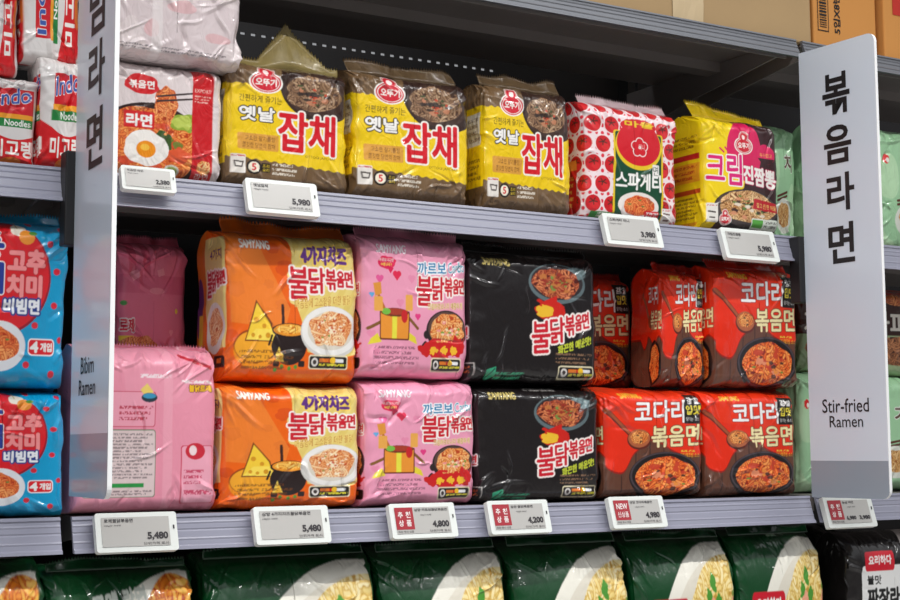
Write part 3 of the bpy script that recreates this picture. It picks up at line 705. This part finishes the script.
def art_green(orange=False, k=1):
    A = Art((6, 66, 30), side=.4, asp=1.0)
    A.fill(vnoise(A.X*5, A.Y*5, k) > .62, (12, 80, 38), .6)
    cx, cy = .90, .42
    cut = (A.X > .985) | (A.X < .2)
    bak = A.im.copy()
    A.ell(cx, .50, .72, .465, (242, 239, 226)); A.ell(cx+.02, .51, .64, .42, (228, 222, 206))
    c = [(186, 66, 12), (236, 130, 30), (252, 196, 90)] if orange else [(200, 152, 60), (242, 212, 120), (254, 242, 196)]
    A.noodles(cx+.03, .49, .55 if orange else .49, .44 if orange else .40, c, 9, k+5, [((110, 150, 50), 5, .1), ((240, 160, 130), 7, .12)] if not orange else [((214, 70, 30), 8, .14), ((240, 160, 60), 8, .1)], wob=.05)
    if not orange:
        for q, (x, y) in enumerate([(.72, .26), (.78, .20), (.68, .33), (.82, .28), (.6, .36)]): A.ell(x, y, .03, .035, (76, 150, 50), 1, .4, q)
    A.im[cut] = bak[cut]
    A.rect(.12, .255, .50, .42, (206, 22, 44), .03); A.text('요리하다', .165, .285, .455, .355, WHITE, 2); A.rows(.23, .365, .40, .39, 1, (250, 200, 200))
    if orange: A.text('고메 라면', .28, .10, .66, .16, (200, 206, 196), 2, rise=.03)
    return A

def art_pale():
    A = Art((160, 206, 162), side=.6, asp=1.2)
    A.fill(vnoise(A.X*3, A.Y*3, 5) > .55, (192, 226, 184), .7); A.ell(.12, .27, .05, .04, (216, 30, 34)); A.ell(.14, .28, .025, .02, (244, 240, 230))
    A.line(.25, .6, .62, .56, .012, (90, 40, 24)); A.line(.25, .63, .62, .59, .012, (90, 40, 24)); A.ell(.5, .75, .3, .14, (222, 226, 214)); A.noodles(.5, .74, .22, .1, [(150, 90, 40), (206, 150, 80), (240, 206, 150)], 9, 81)
    A.text('치', .5, .26, .8, .4, (90, 70, 50), 2, ((3, WHITE),))
    return A

def art_dark():
    A = Art((58, 26, 18), side=.6, asp=1.2)
    A.rect(-.6, .55, 1.6, 1, (140, 160, 120)); A.text('짜파티', .1, .28, .95, .56, (232, 226, 216), 3, ((3, (40, 20, 14)),)); A.noodles(.5, .72, .4, .16, [(60, 30, 18), (120, 70, 40), (180, 120, 80)], 9, 91); A.rect(-.6, .0, 1.6, .08, (200, 40, 24)); A.noodles(.6, .14, .3, .07, [(120, 40, 18), (190, 90, 40), (230, 150, 90)], 9, 92)
    return A

def art_jjajang():
    A = Art((24, 20, 20), side=.4, asp=1.5)
    A.ell(.86, .08, .22, .1, (226, 214, 206)); A.noodles(.88, .08, .17, .08, [(50, 26, 20), (110, 60, 44), (190, 120, 90)], 9, 93)
    A.rect(.12, .15, .97, .98, (232, 232, 230), .03); A.rect(.16, .085, .50, .175, (206, 22, 44), .02); A.text('요리하다', .20, .105, .46, .145, WHITE, 1)
    A.text('불맛', .18, .195, .34, .235, (24, 24, 24), 1); A.text('짜장라면', .18, .255, .68, .335, (18, 18, 18), 3); A.rect(.18, .355, .6, .37, (236, 220, 40))
    return A

def art_meat():
    A = Art((16, 26, 18), side=.4, asp=1.)
    A.noodles(.45, .5, .4, .42, [(96, 20, 14), (176, 60, 44), (226, 140, 110)], 9, 95, [((110, 170, 60), 9, .1), ((190, 210, 130), 5, .12)])
    return A

def art_indo_turned():
    """the same pack lying on its side"""
    B = art_indo(); A = Art((226, 222, 220), side=.5, asp=1.3)
    f = B.im[:, int(.5*B.R):int(1.5*B.R)]; f = np.rot90(f, 1)
    h, w = f.shape[:2]
    yi = ((A.Y)*h).astype(int).clip(0, h-1); xi = ((A.X % 1)*w).astype(int).clip(0, w-1)
    A.im = f[yi, xi].copy(); return A
# ------------------------------------------------------------------ materials
RAIL = mat('lavender_grey_plastic_rail', (148, 149, 166), .32, coat=.35, nscale=8, namp=.05)
STEEL = mat('dark_grey_shelf_steel', (134, 128, 126), .42, metal=.3, nscale=12, namp=.1)
STEEL_L = mat('grey_shelf_steel', (120, 122, 128), .35, metal=.5, nscale=12, namp=.1)
BACKP = mat('black_back_panel', (30, 28, 30), .6, nscale=10, namp=.2)
UPR = mat('black_upright_steel', (26, 26, 28), .5, nscale=12, namp=.1)
SIGN = mat('white_acrylic_sign', (205, 214, 226), .3, coat=.3, nscale=5, namp=.015)
SIGNE = mat('white_acrylic_edge', (246, 247, 248), .35, nscale=5, namp=.01)
SIGNG = mat('grey_sign_band', (142, 152, 164), .3, coat=.3, nscale=5, namp=.02)
INK = mat('black_sign_ink', (22, 20, 24), .5, nscale=5, namp=.02)
TCASE = mat('white_label_casing', (228, 232, 228), .4, nscale=20, namp=.02)
TSCR = mat('grey_ink_screen', (186, 184, 180), .22, coat=.5, nscale=60, namp=.02)
TRED = mat('red_label_block', (168, 40, 52), .3, coat=.4, nscale=60, namp=.05)
TINK = mat('label_ink', (50, 46, 50), .5, nscale=60, namp=.05)
TWHT = mat('label_white_print', (236, 226, 224), .5, nscale=60, namp=.02)
KRAFT = mat('kraft_cardboard', (180, 150, 108), .8, nscale=14, namp=.07, bump=.1)
KRAFT2 = mat('orange_brown_cardboard', (212, 146, 74), .8, nscale=14, namp=.06, bump=.1)
TAPE = mat('clear_packing_tape', (214, 190, 150), .15, coat=1., nscale=20, namp=.05)
CRED = mat('red_box_print', (196, 44, 32), .7, nscale=20, namp=.1)

# ------------------------------------------------------------------ shelving
def zat(px, py, Y=0.): return float(at(px, py, Y)[2])
ZM = CAMZ-.06635; ZU = CAMZ+.2932; ZT = CAMZ+.5766; ZL = ZM-.3596
RH = .0366
XL0 = -.42; X1 = float(at(71, 400, 0)[0]); X2 = float(at(807, 380, 0)[0]); XR1 = X2+1.03
DEP = .40
def rail_prof(z, y0=-.0, h=RH, out=.011):
    # front face leans out towards the bottom, with ridges
    front = []
    n = 24
    for i in range(n+1):
        t = i/n
        y = y0-out*t
        rg = 0
        if t < .10: rg = -.0018
        elif .22 < t < .26: rg = -.0006
        elif .45 < t < .48: rg = .0008
        elif .70 < t < .74: rg = -.0006
        elif t > .90: rg = -.0020
        front.append((y+rg, z-h*t))
    back = [(y0-out+.004, z-h), (y0+.004, z)]
    return front+back

def shelving(name, x0, x1, label, shelves):
    root = empty(name, ((x0+x1)/2, DEP, 0)); tag(root, label, 'shelving')
    ox, oy = (x0+x1)/2, DEP
    def put(mb, nm, M=None, parent=root, off=True, **k):
        o = mb.build(nm, M, None, **k)
        if parent is root: o.location = (-ox, -oy, 0)
        o.parent = parent; return o
    b = MB(); zs = CAMZ+.586
    b.box((x0+.004, DEP-.004, ZL-.1), (x1-.004, DEP, zs)); b.box((x0+.004, DEP-.004, zs+.0042), (x1-.004, DEP, ZT+.32))
    xx = x0+.004; xe = min(x1-.004, 1.24)
    while x0 < 1. and x1 > .9 and xx < xe-.0161: b.box((xx, DEP-.004, zs), (xx+.008, DEP, zs+.0042)); xx += .0161
    b.box((min(xx, x1-.02), DEP-.004, zs), (x1-.004, DEP, zs+.0042))
    put(b, 'back_panel', BACKP)
    for xx in (x0, x1-.014):
        u = MB(); u.box((xx, DEP-.03, ZL-.15), (xx+.014, DEP-.0045, ZT+.32)); put(u, 'upright', UPR)
    for (z, M) in shelves:
        s = MB()
        dp = .30 if z == ZT else DEP-.032
        s.box((x0+.016, .005, z-.003), (x1-.016, dp, z-.0005)); s.box((x0+.016, .005, z-.028), (x1-.016, .0075, z-.003)); s.box((x0+.016, .14, z-.018), (x1-.016, .17, z-.003))
        so = put(s, 'shelf', STEEL)
        r = MB(); r.prism_x(rail_prof(z, h=.0285 if z == ZT else RH), x0+.003, x1-.003)
        ro = r.build('price_rail', RAIL if M is None else M, None); ro.parent = so
        for xx in (x0+.017, x1-.020):
            k = MB(); k.prism([(xx, .02, z-.0035), (xx, .02, z-.022), (xx, .2, z-.045), (xx, DEP-.034, z-.075), (xx, DEP-.034, z-.0035)], (.003, 0, 0))
            ko = k.build('bracket', STEEL, None); ko.parent = so
    return root
allz = [(ZL, None), (ZM, None), (ZU, None), (ZT, STEEL_L)]
shelving('shelving_bay', X1, X2, 'long middle bay of grey steel shelving between the two hanging signs', allz)
shelving('shelving_bay', XL0, X1-.006, 'bay of grey shelving at the left edge with blue packs', allz)
shelving('shelving_bay', X2+.006, XR1, 'bay of grey shelving at the right edge behind the stir-fried sign', allz)
# cross channel under the top shelf
# ------------------------------------------------------------------ signs
def sign(xf, xn, py, ztp, zbp, w, letters, eng, eboxes, band, label, lboxes):
    P = at(xf, py, -.022)
    # turn so that the near edge falls where the photo shows it
    best = min(((abs(proj((P[0]+w*math.sin(a), P[1]-w*math.cos(a), P[2]))[0]-xn), a) for a in np.linspace(-.6, .6, 481)))[1]
    d = Vector((math.sin(best), -math.cos(best), 0)); nrm = d.cross(Vector((0, 0, 1)))
    th = .0045
    root = empty('aisle_sign', (P[0], P[1], zbp)); tag(root, label, 'sign')
    def pt(s_, z, o=0.): return Vector((0, 0, 0))+d*s_+Vector((0, 0, z))+nrm*o
    H = ztp-zbp
    def outline(z0, z1, rb, rt):
        pts = [(0, z0)]
        if rb:
            for k in range(7): a = -math.pi/2+k/6*math.pi/2; pts.append((w-rb+rb*math.cos(a), z0+rb+rb*math.sin(a)))
        else: pts.append((w, z0))
        if rt:
            for k in range(7): a = k/6*math.pi/2; pts.append((w-rt+rt*math.cos(a), z1-rt+rt*math.sin(a)))
        else: pts.append((w, z1))
        pts.append((0, z1)); return pts
    b = MB()
    b.prism([pt(s_, z, -.0001) for s_, z in outline(0, H, .012, .012)], -nrm*th, SIGNE)
    o = b.build('panel', None, root)
    b = MB(); oo = outline(band*H, H, 0, .012)
    b.tris([pt(min(s_, w-.0007), z, .0002) for s_, z in oo], [list(range(len(oo)))], SIGN)
    for (t, x0, y0, x1, y1) in letters: flat_text(b, t, (x0*w, y0*H, x1*w, y1*H), lambda x, y: pt(x, y, .0006), INK, offset=.024)
    for (t, x0, y0, x1, y1) in eng: flat_text(b, t, (x0*w, y0*H, x1*w, y1*H), lambda x, y: pt(x, y, .0006), INK, offset=.004)
    b.build('printed_face', None, root, recalc=False)
    b = MB(); oo = outline(0, band*H, .012, 0); b.tris([pt(min(s_, w-.0007), z, .0002) for s_, z in oo], [list(range(len(oo)))], SIGNG); b.build('colour_band', None, root, recalc=False)
    for (z0, z1) in lboxes:
        k = MB(); k.box((-.010, .0, z0-zbp), (.004, .020, z1-zbp), None, .0015); k.build('mounting_bracket', UPR, root)
    return root, d, best
ztop = float(at(799.5, 54, -.022)[2]); zbot = float(at(815, 497, -.022)[2])
def fy(x, y0, y1, X, zt, zb):
    return None
# right sign: letters given as fractions of width / height from the bottom
R_letters = [('볶', .31, .84, .67, .933), ('음', .31, .73, .67, .816), ('라', .33, .624, .69, .708), ('면', .33, .509, .67, .598)]
def do_signs():
    sign(806, 883, 300, ztop, zbot, .132, R_letters, [('Stir-fried', .18, .184, .78, .214), ('Ramen', .27, .152, .70, .177)], None, .08,
         'white hanging sign at right reading Stir-fried Ramen, Korean lettering above', [(zat(808, 305), zat(808, 240))])
    zb = float(at(71, 496, -.022)[2])
    L = [('비', .32, .765, .72, .855), ('빔', .33, .656, .74, .742), ('라', .33, .562, .76, .643), ('면', .31, .462, .74, .545)]
    sign(73, 110.5, 300, zb+.70, zb, .132, L, [('Bibim', .27, .172, .62, .196), ('Ramen', .23, .142, .67, .164)], None, .088,
         'white hanging sign at left reading Bibim Ramen, partly cut off at the top', [(zat(73, 248), zat(73, 155))])
do_signs()

# ------------------------------------------------------------------ shelf labels
def label_tag(tl, tr, hpx, zrail, price, red, label, head='', two=None, glare=False, group='electronic shelf labels'):
    Yt = -.0085
    A = at(tl[0], tl[1], Yt); B = at(tr[0], tr[1], Yt); w = float(B[0]-A[0]); h = w*.47
    tilt = .30
    root = empty('shelf_label', ((A[0]+B[0])/2, Yt, (A[2]+B[2])/2-h)); tag(root, label, 'shelf label', group)
    fn0 = lambda x, z, o: Vector((x-w/2, -math.sin(tilt)*(h-z)-math.cos(tilt)*o, h-(h-z)*math.cos(tilt)-math.sin(tilt)*-o*0))
    th = .008
    def fn(x, z, o): return Vector((x-w/2, -math.sin(tilt)*(h-z)-math.cos(tilt)*o, h-math.cos(tilt)*(h-z)+math.sin(tilt)*o))
    b = MB(); rr = .003
    pts = []
    for (cx, cz, a0) in ((w-rr, h-rr, 0), (rr, h-rr, 1), (rr, rr, 2), (w-rr, rr, 3)):
        for k in range(5): a = (a0+k/4)*math.pi/2; pts.append((cx+rr*math.cos(a), cz+rr*math.sin(a)))
    off = fn(0, 0, th)-fn(0, 0, 0)
    b.prism([fn(x, z, 0) for x, z in pts], off, None); b.build('casing', TCASE, root)
    e = .0006; mx, mz = w*.07, h*.13
    x0, x1, z0, z1 = mx, w*.90, mz, h*.88
    P = lambda x, z, o=th+e: fn(x, z, o)
    b = MB(); b.tris([P(x0, z0), P(x1, z0), P(x1, z1), P(x0, z1)], [(0, 1, 2, 3)], TSCR)
    sw, sh = x1-x0, z1-z0
    tx = lambda t, a, c, d_, f_, M, o=.0, lay=.0004: flat_text(b, t, (x0+a*sw, z0+c*sh, x0+d_*sw, z0+f_*sh), lambda x, z: P(x, z, th+e+lay), M, o*1.3)
    def blk(a, c, d_, f_, M, lay=.0002): b.tris([P(x0+a*sw, z0+c*sh, th+e+lay), P(x0+d_*sw, z0+c*sh, th+e+lay), P(x0+d_*sw, z0+f_*sh, th+e+lay), P(x0+a*sw, z0+f_*sh, th+e+lay)], [(0, 1, 2, 3)], M)
    if red:
        blk(0, .16, .33, 1., TRED)
        if red == 'NEW': tx('NEW', .05, .62, .29, .86, TWHT, .02); tx('신상품', .05, .28, .29, .52, TWHT, .01)
        else:
            tx('추', .05, .60, .14, .84, TWHT, .02); tx('천', .19, .60, .28, .84, TWHT, .02); tx('상', .05, .28, .14, .52, TWHT, .02); tx('품', .19, .28, .28, .52, TWHT, .02)
        tx('회원 행사 상품', .02, .03, .30, .12, TINK)
        if head: tx(head, .36, .84, .36+.055*len(head), .95, TINK, .01)
        tx('100g당 620원', .46, .66, .66, .73, TINK)
    else:
        if head: tx(head, .04, .82, .04+.06*len(head), .95, TINK, .01)
        tx('100g당 760원', .04, .68, .28, .75, TINK)
    if two:
        tx(two[0], .38, .12, .62, .32, TINK, .03); tx(two[1], .70, .12, .97, .32, TINK, .03)
    else:
        tx(price, .66, .18, .97, .47, TINK, .035); tx('단위가격 표시', .60, .03, .97, .13, TINK)
    b.build('screen', None, root, recalc=False)
    b = MB(); b.tris([P(w*.945, h*.55), P(w*.965, h*.55), P(w*.965, h*.65), P(w*.945, h*.65)], [(0, 1, 2, 3)], TINK); b.build('indicator', None, root, recalc=False)
    return root
label_tag((118, 169), (172, 172), 28, ZU, '2,380', None, 'white shelf label under the white and red egg noodle pack', '볶음면 라면')
label_tag((242, 180), (313, 188), 30, ZU, '5,980', None, 'white shelf label under the leftmost brown japchae pack', '옛날잡채')
label_tag((598, 216), (654, 220), 26, ZU, '3,980', None, 'white shelf label under the tomato patterned pack', '스파게티 미니')
label_tag((716, 230), (769, 234), 24, ZU, '5,980', None, 'white shelf label under the yellow cream noodle pack', '크림진짬뽕')
label_tag((92, 515), (173, 514), 38, ZM, '5,480', None, 'widest shelf label, under the pink pack turned backwards', '로제불닭볶음면')
label_tag((250, 509), (324, 507), 37, ZM, '5,480', None, 'white shelf label priced 5,480 under the orange packs', '삼양 4가지치즈불닭볶음면')
label_tag((385, 506), (450, 504), 34, ZM, '4,800', 'REC', 'shelf label with red block priced 4,800 under the pink packs', '삼양 까르보불닭볶음면')
label_tag((483, 503), (543, 501), 32, ZM, '4,200', 'REC', 'shelf label with red block priced 4,200 under the black packs', '삼양 불닭볶음면')
label_tag((604, 499), (658, 497), 30, ZM, '4,980', 'NEW', 'shelf label with red NEW block under the red packs', '삼양 코다리볶음면')
label_tag((818, 499), (866, 497), 24, ZM, '', 'REC', 'shelf label with red block and two prices below the right sign', '농심 라면', two=('6,980', '3,980'))

# ------------------------------------------------------------------ packs
BR = (112, 84, 58)
a_or, a_pk, a_bk, a_cd, a_jp = art_orange(), art_pink(), art_black(), art_cod(), art_japchae()
a_tm, a_cr, a_rm, a_pl, a_in = art_spaghetti(), art_cream(), art_ramyeon(), art_plainbag(), art_indo()
a_bb, a_pb, a_rs = art_bibim(), art_pinkback(), art_rose()
a_g1, a_g2, a_pa, a_da, a_jj, a_me = art_green(True, 3), art_green(False, 1), art_pale(), art_dark(), art_jjajang(), art_meat()
e_ = .0008
# middle bay, middle shelf, lower row
G = 'stacked multipacks on the middle shelf'
_, z = pack('orange cheese noodle pack with cauldron picture, lower of its stack of two', a_or, 221, 361, 383, 512, .012, ZM+e_, 3, )
pack('orange cheese noodle pack with cauldron picture, upper of its stack of two', a_or, 226, 357, 231, 383, .014, z+.001, 7, seal=(226, 112, 22), sealh=.018)
_, z = pack('pink carbonara noodle pack, lower of its stack of two', a_pk, 365, 476, 379, 505, .012, ZM+e_, 11, D=.085)
pack('pink carbonara noodle pack, upper of its stack of two', a_pk, 361, 468, 234, 379, .012, z+.001, 13, seal=(236, 156, 184), D=.085)
_, z = pack('black hot chicken noodle pack, lower of its stack of two', a_bk, 478, 602, 384, 501, .012, ZM+e_, 17, M=FILM_DARK)
pack('black hot chicken noodle pack, upper of its stack of two', a_bk, 470, 599, 250, 383, .012, z+.001, 19, seal=(26, 22, 22), M=FILM_DARK)
_, z1 = pack('red braised pollack noodle pack in the lower row next to the black packs', a_cd, 604, 703, 386, 498, .012, ZM+e_, 23, D=.17)
_, z2 = pack('rightmost red braised pollack noodle pack of the lower row', a_cd, 705, 797, 389, 496, .016, ZM+e_, 29, D=.08)
zz = max(z1, z2)
pack('rightmost red braised pollack noodle pack of the upper row', a_cd, 715, 798, 266, 388, .012, zz+.001, 31, seal=(222, 46, 24), D=.075)
pack('red braised pollack noodle pack in the upper row, second from the right', a_cd, 662, 705, 268, 388, .03, zz+.001, 37, seal=(222, 46, 24), D=.075, yaw=-.0)
pack('red braised pollack noodle pack half hidden by the upper black pack', a_cd, 552, 631, 275, 385, .111, z1+.001, 41, seal=(200, 40, 24), D=.07)
# pack turned backwards and the ones behind it
pack('pink noodle pack turned with its printed back to the front', a_pb, 78, 216, 345, 515, .012, ZM+e_, 43, seal=(232, 140, 164), seallean=.9, D=.085, wr=1.3)
_, zr = pack('pink rose noodle pack, lower of the two behind the backwards pack', a_rs, 118, 190, 370, 500, .115, ZM+e_, 44, D=.08, q=120)
pack('pink rose noodle pack standing behind the backwards pack', a_rs, 117, 186, 240, 372, .115, zr+.001, 47, seal=(226, 110, 140), D=.08)
# upper shelf
pack('white and red egg noodle pack on the upper shelf beside the left sign', a_rm, 106, 222, 60, 181, .012, ZU+e_, 53, M=FILM_SHINY, wr=1.1, D=.08)
J = 'brown and yellow japchae packs on the upper shelf'
pack('brown and yellow japchae pack with tall raised flap, leftmost of three', a_jp, 227, 349, 62, 193, .014, ZU+e_, 59, M=FILM_SHINY, wr=1.25, D=.09, group=J, seal=(186, 166, 104), sealh=.05, seallean=.4, sealshape=lambda s: .012+.055*max(0, 1-abs(s-.6)/.3))
pack('brown and yellow japchae pack, middle one of three', a_jp, 354, 468, 72, 206, .014, ZU+e_, 61, M=FILM_SHINY, wr=1.25, D=.09, group=J, seal=(128, 104, 74), sealh=.02)
pack('brown and yellow japchae pack, next to the tomato patterned pack', a_jp, 485, 571, 84, 214, .014, ZU+e_, 67, M=FILM_SHINY, wr=1.25, D=.075, yaw=-.0, group=J, seal=(128, 104, 74), sealh=.02)
pack('tomato patterned white spaghetti noodle pack with green front', a_tm, 585, 677, 104, 224, .014, ZU+e_, 71, D=.07, seal=(240, 214, 218), sealh=.015)
pack('bright yellow and dark brown cream noodle pack', a_cr, 704, 778, 116, 232, .014, ZU+e_, 73, D=.10, seal=(240, 208, 24), sealh=.025, sealshape=lambda s: .012+.02*(1-s))
def done(): print(*BAGS, sep='\n')
# left bay
K = 'white and red noodle packs at the top left'
pack('white and red noodle pack standing at the left edge of the upper shelf', a_in, -22, 38, 72, 164, .02, ZU+e_, 79, D=.07, q=170, group=K, wr=1.2)
pack('white and red noodle pack standing closest to the left sign, upper shelf', a_in, 40, 84, 54, 166, .014, ZU+e_, 83, D=.07, q=170, group=K, wr=1.3)
pack('white noodle pack leaning on top, cut off by the top left corner', art_indo_turned(), -34, 20, -30, 66, .03, ZU+.100, 89, D=.06, q=150, group=K, wr=1.3)
pack('white noodle pack on top, touching the left sign at the top', art_indo_turned(), 23, 82, -40, 60, .03, ZU+.118, 97, D=.06, q=150, group=K, wr=1.3)
pack('clear and white wrapped pack lying on the egg noodle pack', a_pl, 108, 240, -20, 58, -.004, ZU+.129, 101, D=.10, M=FILM_SHINY, wr=1.5, q=190)
_, z = pack('blue kimchi bibim noodle pack with red dots, lower of its stack', a_bb, -66, 66, 388, 527, .006, ZM+e_, 103, D=.10)
pack('blue kimchi bibim noodle pack with red dots, upper of its stack', a_bb, -70, 68, 214, 386, .008, z+.001, 107, seal=(24, 156, 200), D=.10)
# right bay and behind the right sign
_, z = pack('pale green noodle pack low behind the left edge of the right sign', a_pa, 800, 844, 372, 490, .07, ZM+e_, 109, q=130, D=.07)
pack('dark red and pale noodle pack above the pale green one behind the right sign', a_da, 800, 842, 288, 372, .10, z+.001, 113, q=130, D=.07)
_, z = pack('pale green noodle pack low at the right edge beside the right sign', a_pa, 861, 925, 376, 488, .05, ZM+e_, 127, q=130, D=.07, wr=1.3)
pack('dark red noodle pack at the right edge above the pale green one', a_da, 861, 930, 288, 376, .06, z+.001, 131, q=130, D=.07)
pack('pale green noodle pack on the upper shelf between the yellow pack and right sign', a_pa, 768, 796, 122, 232, .10, ZU+e_, 137, q=150, D=.07, wr=1.6, M=FILM_SHINY)
pack('pale green noodle pack on the upper shelf partly behind the right sign', a_pa, 820, 864, 124, 236, .07, ZU+e_, 138, q=110, D=.07, wr=1.4, M=FILM_SHINY)
pack('pale green noodle pack on the upper shelf at the right edge', a_pa, 880, 935, 128, 245, .05, ZU+e_, 139, q=150, D=.07, wr=1.6, M=FILM_SHINY)
# bottom shelf
for k, (l, r, t, Y) in enumerate([(48, 196, 566, .0), (206, 378, 553, .004), (384, 510, 547, .006), (516, 632, 541, .006), (637, 736, 536, .006), (741, 827, 531, .006)]):
    lb = ['dark green noodle pack with orange noodles on its plate', 'dark green noodle pack under the orange packs', 'dark green noodle pack under the pink packs',
          'dark green noodle pack under the black packs', 'dark green noodle pack under the red packs with its red label showing', 'rightmost dark green noodle pack on the bottom shelf'][k]
    pack(lb, a_g1 if k == 0 else a_g2, l, r, t, 720, Y, ZL+e_, 150+k*3, D=.11, q=210, wr=1.35, top=.72, seal=(12, 70, 36), group='dark green noodle packs on the bottom shelf', sealh=.012)
pack('dark noodle pack with meat and peas picture beside the green packs', a_me, 824, 850, 526, 720, .10, ZL+e_, 181, D=.08, q=120)
pack('black and white jjajang noodle pack at the bottom right corner', a_jj, 852, 935, 532, 720, .0, ZL+e_, 187, D=.08, q=190)
pack('dark green noodle pack at the bottom left corner', a_g1, -110, 44, 566, 720, .004, ZL+e_, 191, D=.10, q=130, wr=1.3, group='dark green noodle packs on the bottom shelf')

# cardboard boxes on the top shelf
def carton(name_label, pl_, pr_, Y, h, dep, M, deco):
    A = at(pl_, 20, Y); B = at(pr_, 20, Y); w = float(B[0]-A[0])
    root = empty('cardboard_box', ((A[0]+B[0])/2, Y, ZT+.001)); tag(root, name_label, 'cardboard box')
    b = MB(); b.box((-w/2, 0, 0), (w/2, dep, h), M, .003)
    for s_ in (-1, 1): b.box((-w/2+.002, dep*.5-.001+(s_*.0), h-.0005), (w/2-.002, dep*.5+.001, h+.001), M)
    o = b.build('carton_body', None, root)
    deco(root, w, h)
def deco1(root, w, h):
    b = MB(); n = 26; ru = random.Random(4)
    pts = [(-w*.12+(-1)**1*.0, -.0008, .0)]
    g = [[b.bm.verts.new((-w*.02+.04*(i/5-.5)*1.3+ru.uniform(-.002, .002), -.0012-ru.uniform(0, .0012), h*j/8)) for i in range(6)] for j in range(9)]
    for j in range(8):
        for i in range(5): b.bm.faces.new((g[j][i], g[j][i+1], g[j+1][i+1], g[j+1][i]))
    b.build('packing_tape', TAPE, root)
def deco2(root, w, h):
    b = MB(); P = lambda x, z: Vector((x, -.0008, z))
    x0 = -w*.44; 
    def q(a, c, d_, f_): b.tris([P(a, c), P(d_, c), P(d_, f_), P(a, f_)], [(0, 1, 2, 3)], INK)
    z0, z1 = .026, .110
    q(x0, z0, x0+.022, z0+.0014); q(x0, z1, x0+.022, z1+.0014); q(x0, z0, x0+.0012, z1); q(x0+.021, z0, x0+.022, z1)
    ru = random.Random(2); z = z0+.006
    while z < z1-.006: t = ru.choice([.0012, .002, .003]); q(x0+.004, z, x0+.018, z+t); z += t+.002
    flat_text(b, '5입X8번들', (0, 0, 1, 1), lambda x, y: P(x0+.046-y*.014, z0+x*.075), INK, .02)
    b.build('printing', None, root, recalc=False)
def deco3(root, w, h):
    b = MB(); b.tris([Vector((x, -.0008, z)) for x, z in ((-w*.42, .07), (w*.4, .07), (w*.4, .19), (-w*.42, .19))], [(0, 1, 2, 3)], CRED); b.build('printed_panel', None, root, recalc=False)
carton('pale kraft cardboard box with tape on the top shelf', 560, 811, .012, .22, .24, KRAFT, deco1)
carton('orange-brown cardboard box with barcode behind the right sign', 813.5, 876, .016, .22, .24, KRAFT2, deco2)
carton('orange-brown cardboard box with red print at the top right corner', 884, 985, .01, .22, .24, KRAFT2, deco3)

# ------------------------------------------------------------------ light
def area(name, loc, sx, sy, power, rot, col=(1, 1, 1)):
    l = bpy.data.lights.new(name, 'AREA'); l.shape = 'RECTANGLE'; l.size = sx; l.size_y = sy; l.energy = power; l.color = col
    o = bpy.data.objects.new(name, l); COL.objects.link(o); o.location = loc; o.rotation_euler = rot; return o
# ceiling tubes along the aisle
TL = (1, .985, .96)
area('ceiling_tube_light', (.7, -.95, CAMZ+1.45), 2.8, .07, 42, (math.radians(-28), 0, 0), TL)
area('ceiling_tube_light', (.8, -2.4, CAMZ+1.35), 4.0, .08, 190, (math.radians(-60), 0, 0), TL)
area('ceiling_tube_light', (.8, -3.9, CAMZ+1.4), 5.0, .10, 300, (math.radians(-70), 0, 0), TL)
area('ceiling_tube_light', (-1.6, -1.6, CAMZ+1.1), 1.8, .10, 40, (math.radians(-50), math.radians(-35), 0), (.97, .985, 1))
area('ceiling_tube_light', (3.2, -1.8, CAMZ+1.3), 1.8, .10, 40, (math.radians(-50), math.radians(35), 0), TL)
W_ = bpy.data.worlds.new('shop_hall'); scn.world = W_; W_.use_nodes = True
nt = W_.node_tree; bg = nt.nodes['Background']
tc = nt.nodes.new('ShaderNodeTexCoord'); sp = nt.nodes.new('ShaderNodeSeparateXYZ'); cr = nt.nodes.new('ShaderNodeValToRGB')
mp = nt.nodes.new('ShaderNodeMapRange'); mp.inputs[1].default_value = -1; mp.inputs[2].default_value = 1
nt.links.new(tc.outputs['Generated'], sp.inputs[0]); nt.links.new(sp.outputs['Z'], mp.inputs[0]); nt.links.new(mp.outputs[0], cr.inputs['Fac'])
R_ = cr.color_ramp; R_.elements[0].position = .0; R_.elements[0].color = (.62, .60, .58, 1)   # pale lit shop floor below
R_.elements[1].position = .9; R_.elements[1].color = (.85, .87, .9, 1)                          # white ceiling above
for p_, c_ in ((.36, (.42, .41, .40, 1)), (.47, (.12, .12, .12, 1)), (.56, (.16, .16, .17, 1))):
    e_ = R_.elements.new(p_); e_.color = c_
nt.links.new(cr.outputs['Color'], bg.inputs['Color']); bg.inputs['Strength'].default_value = .6
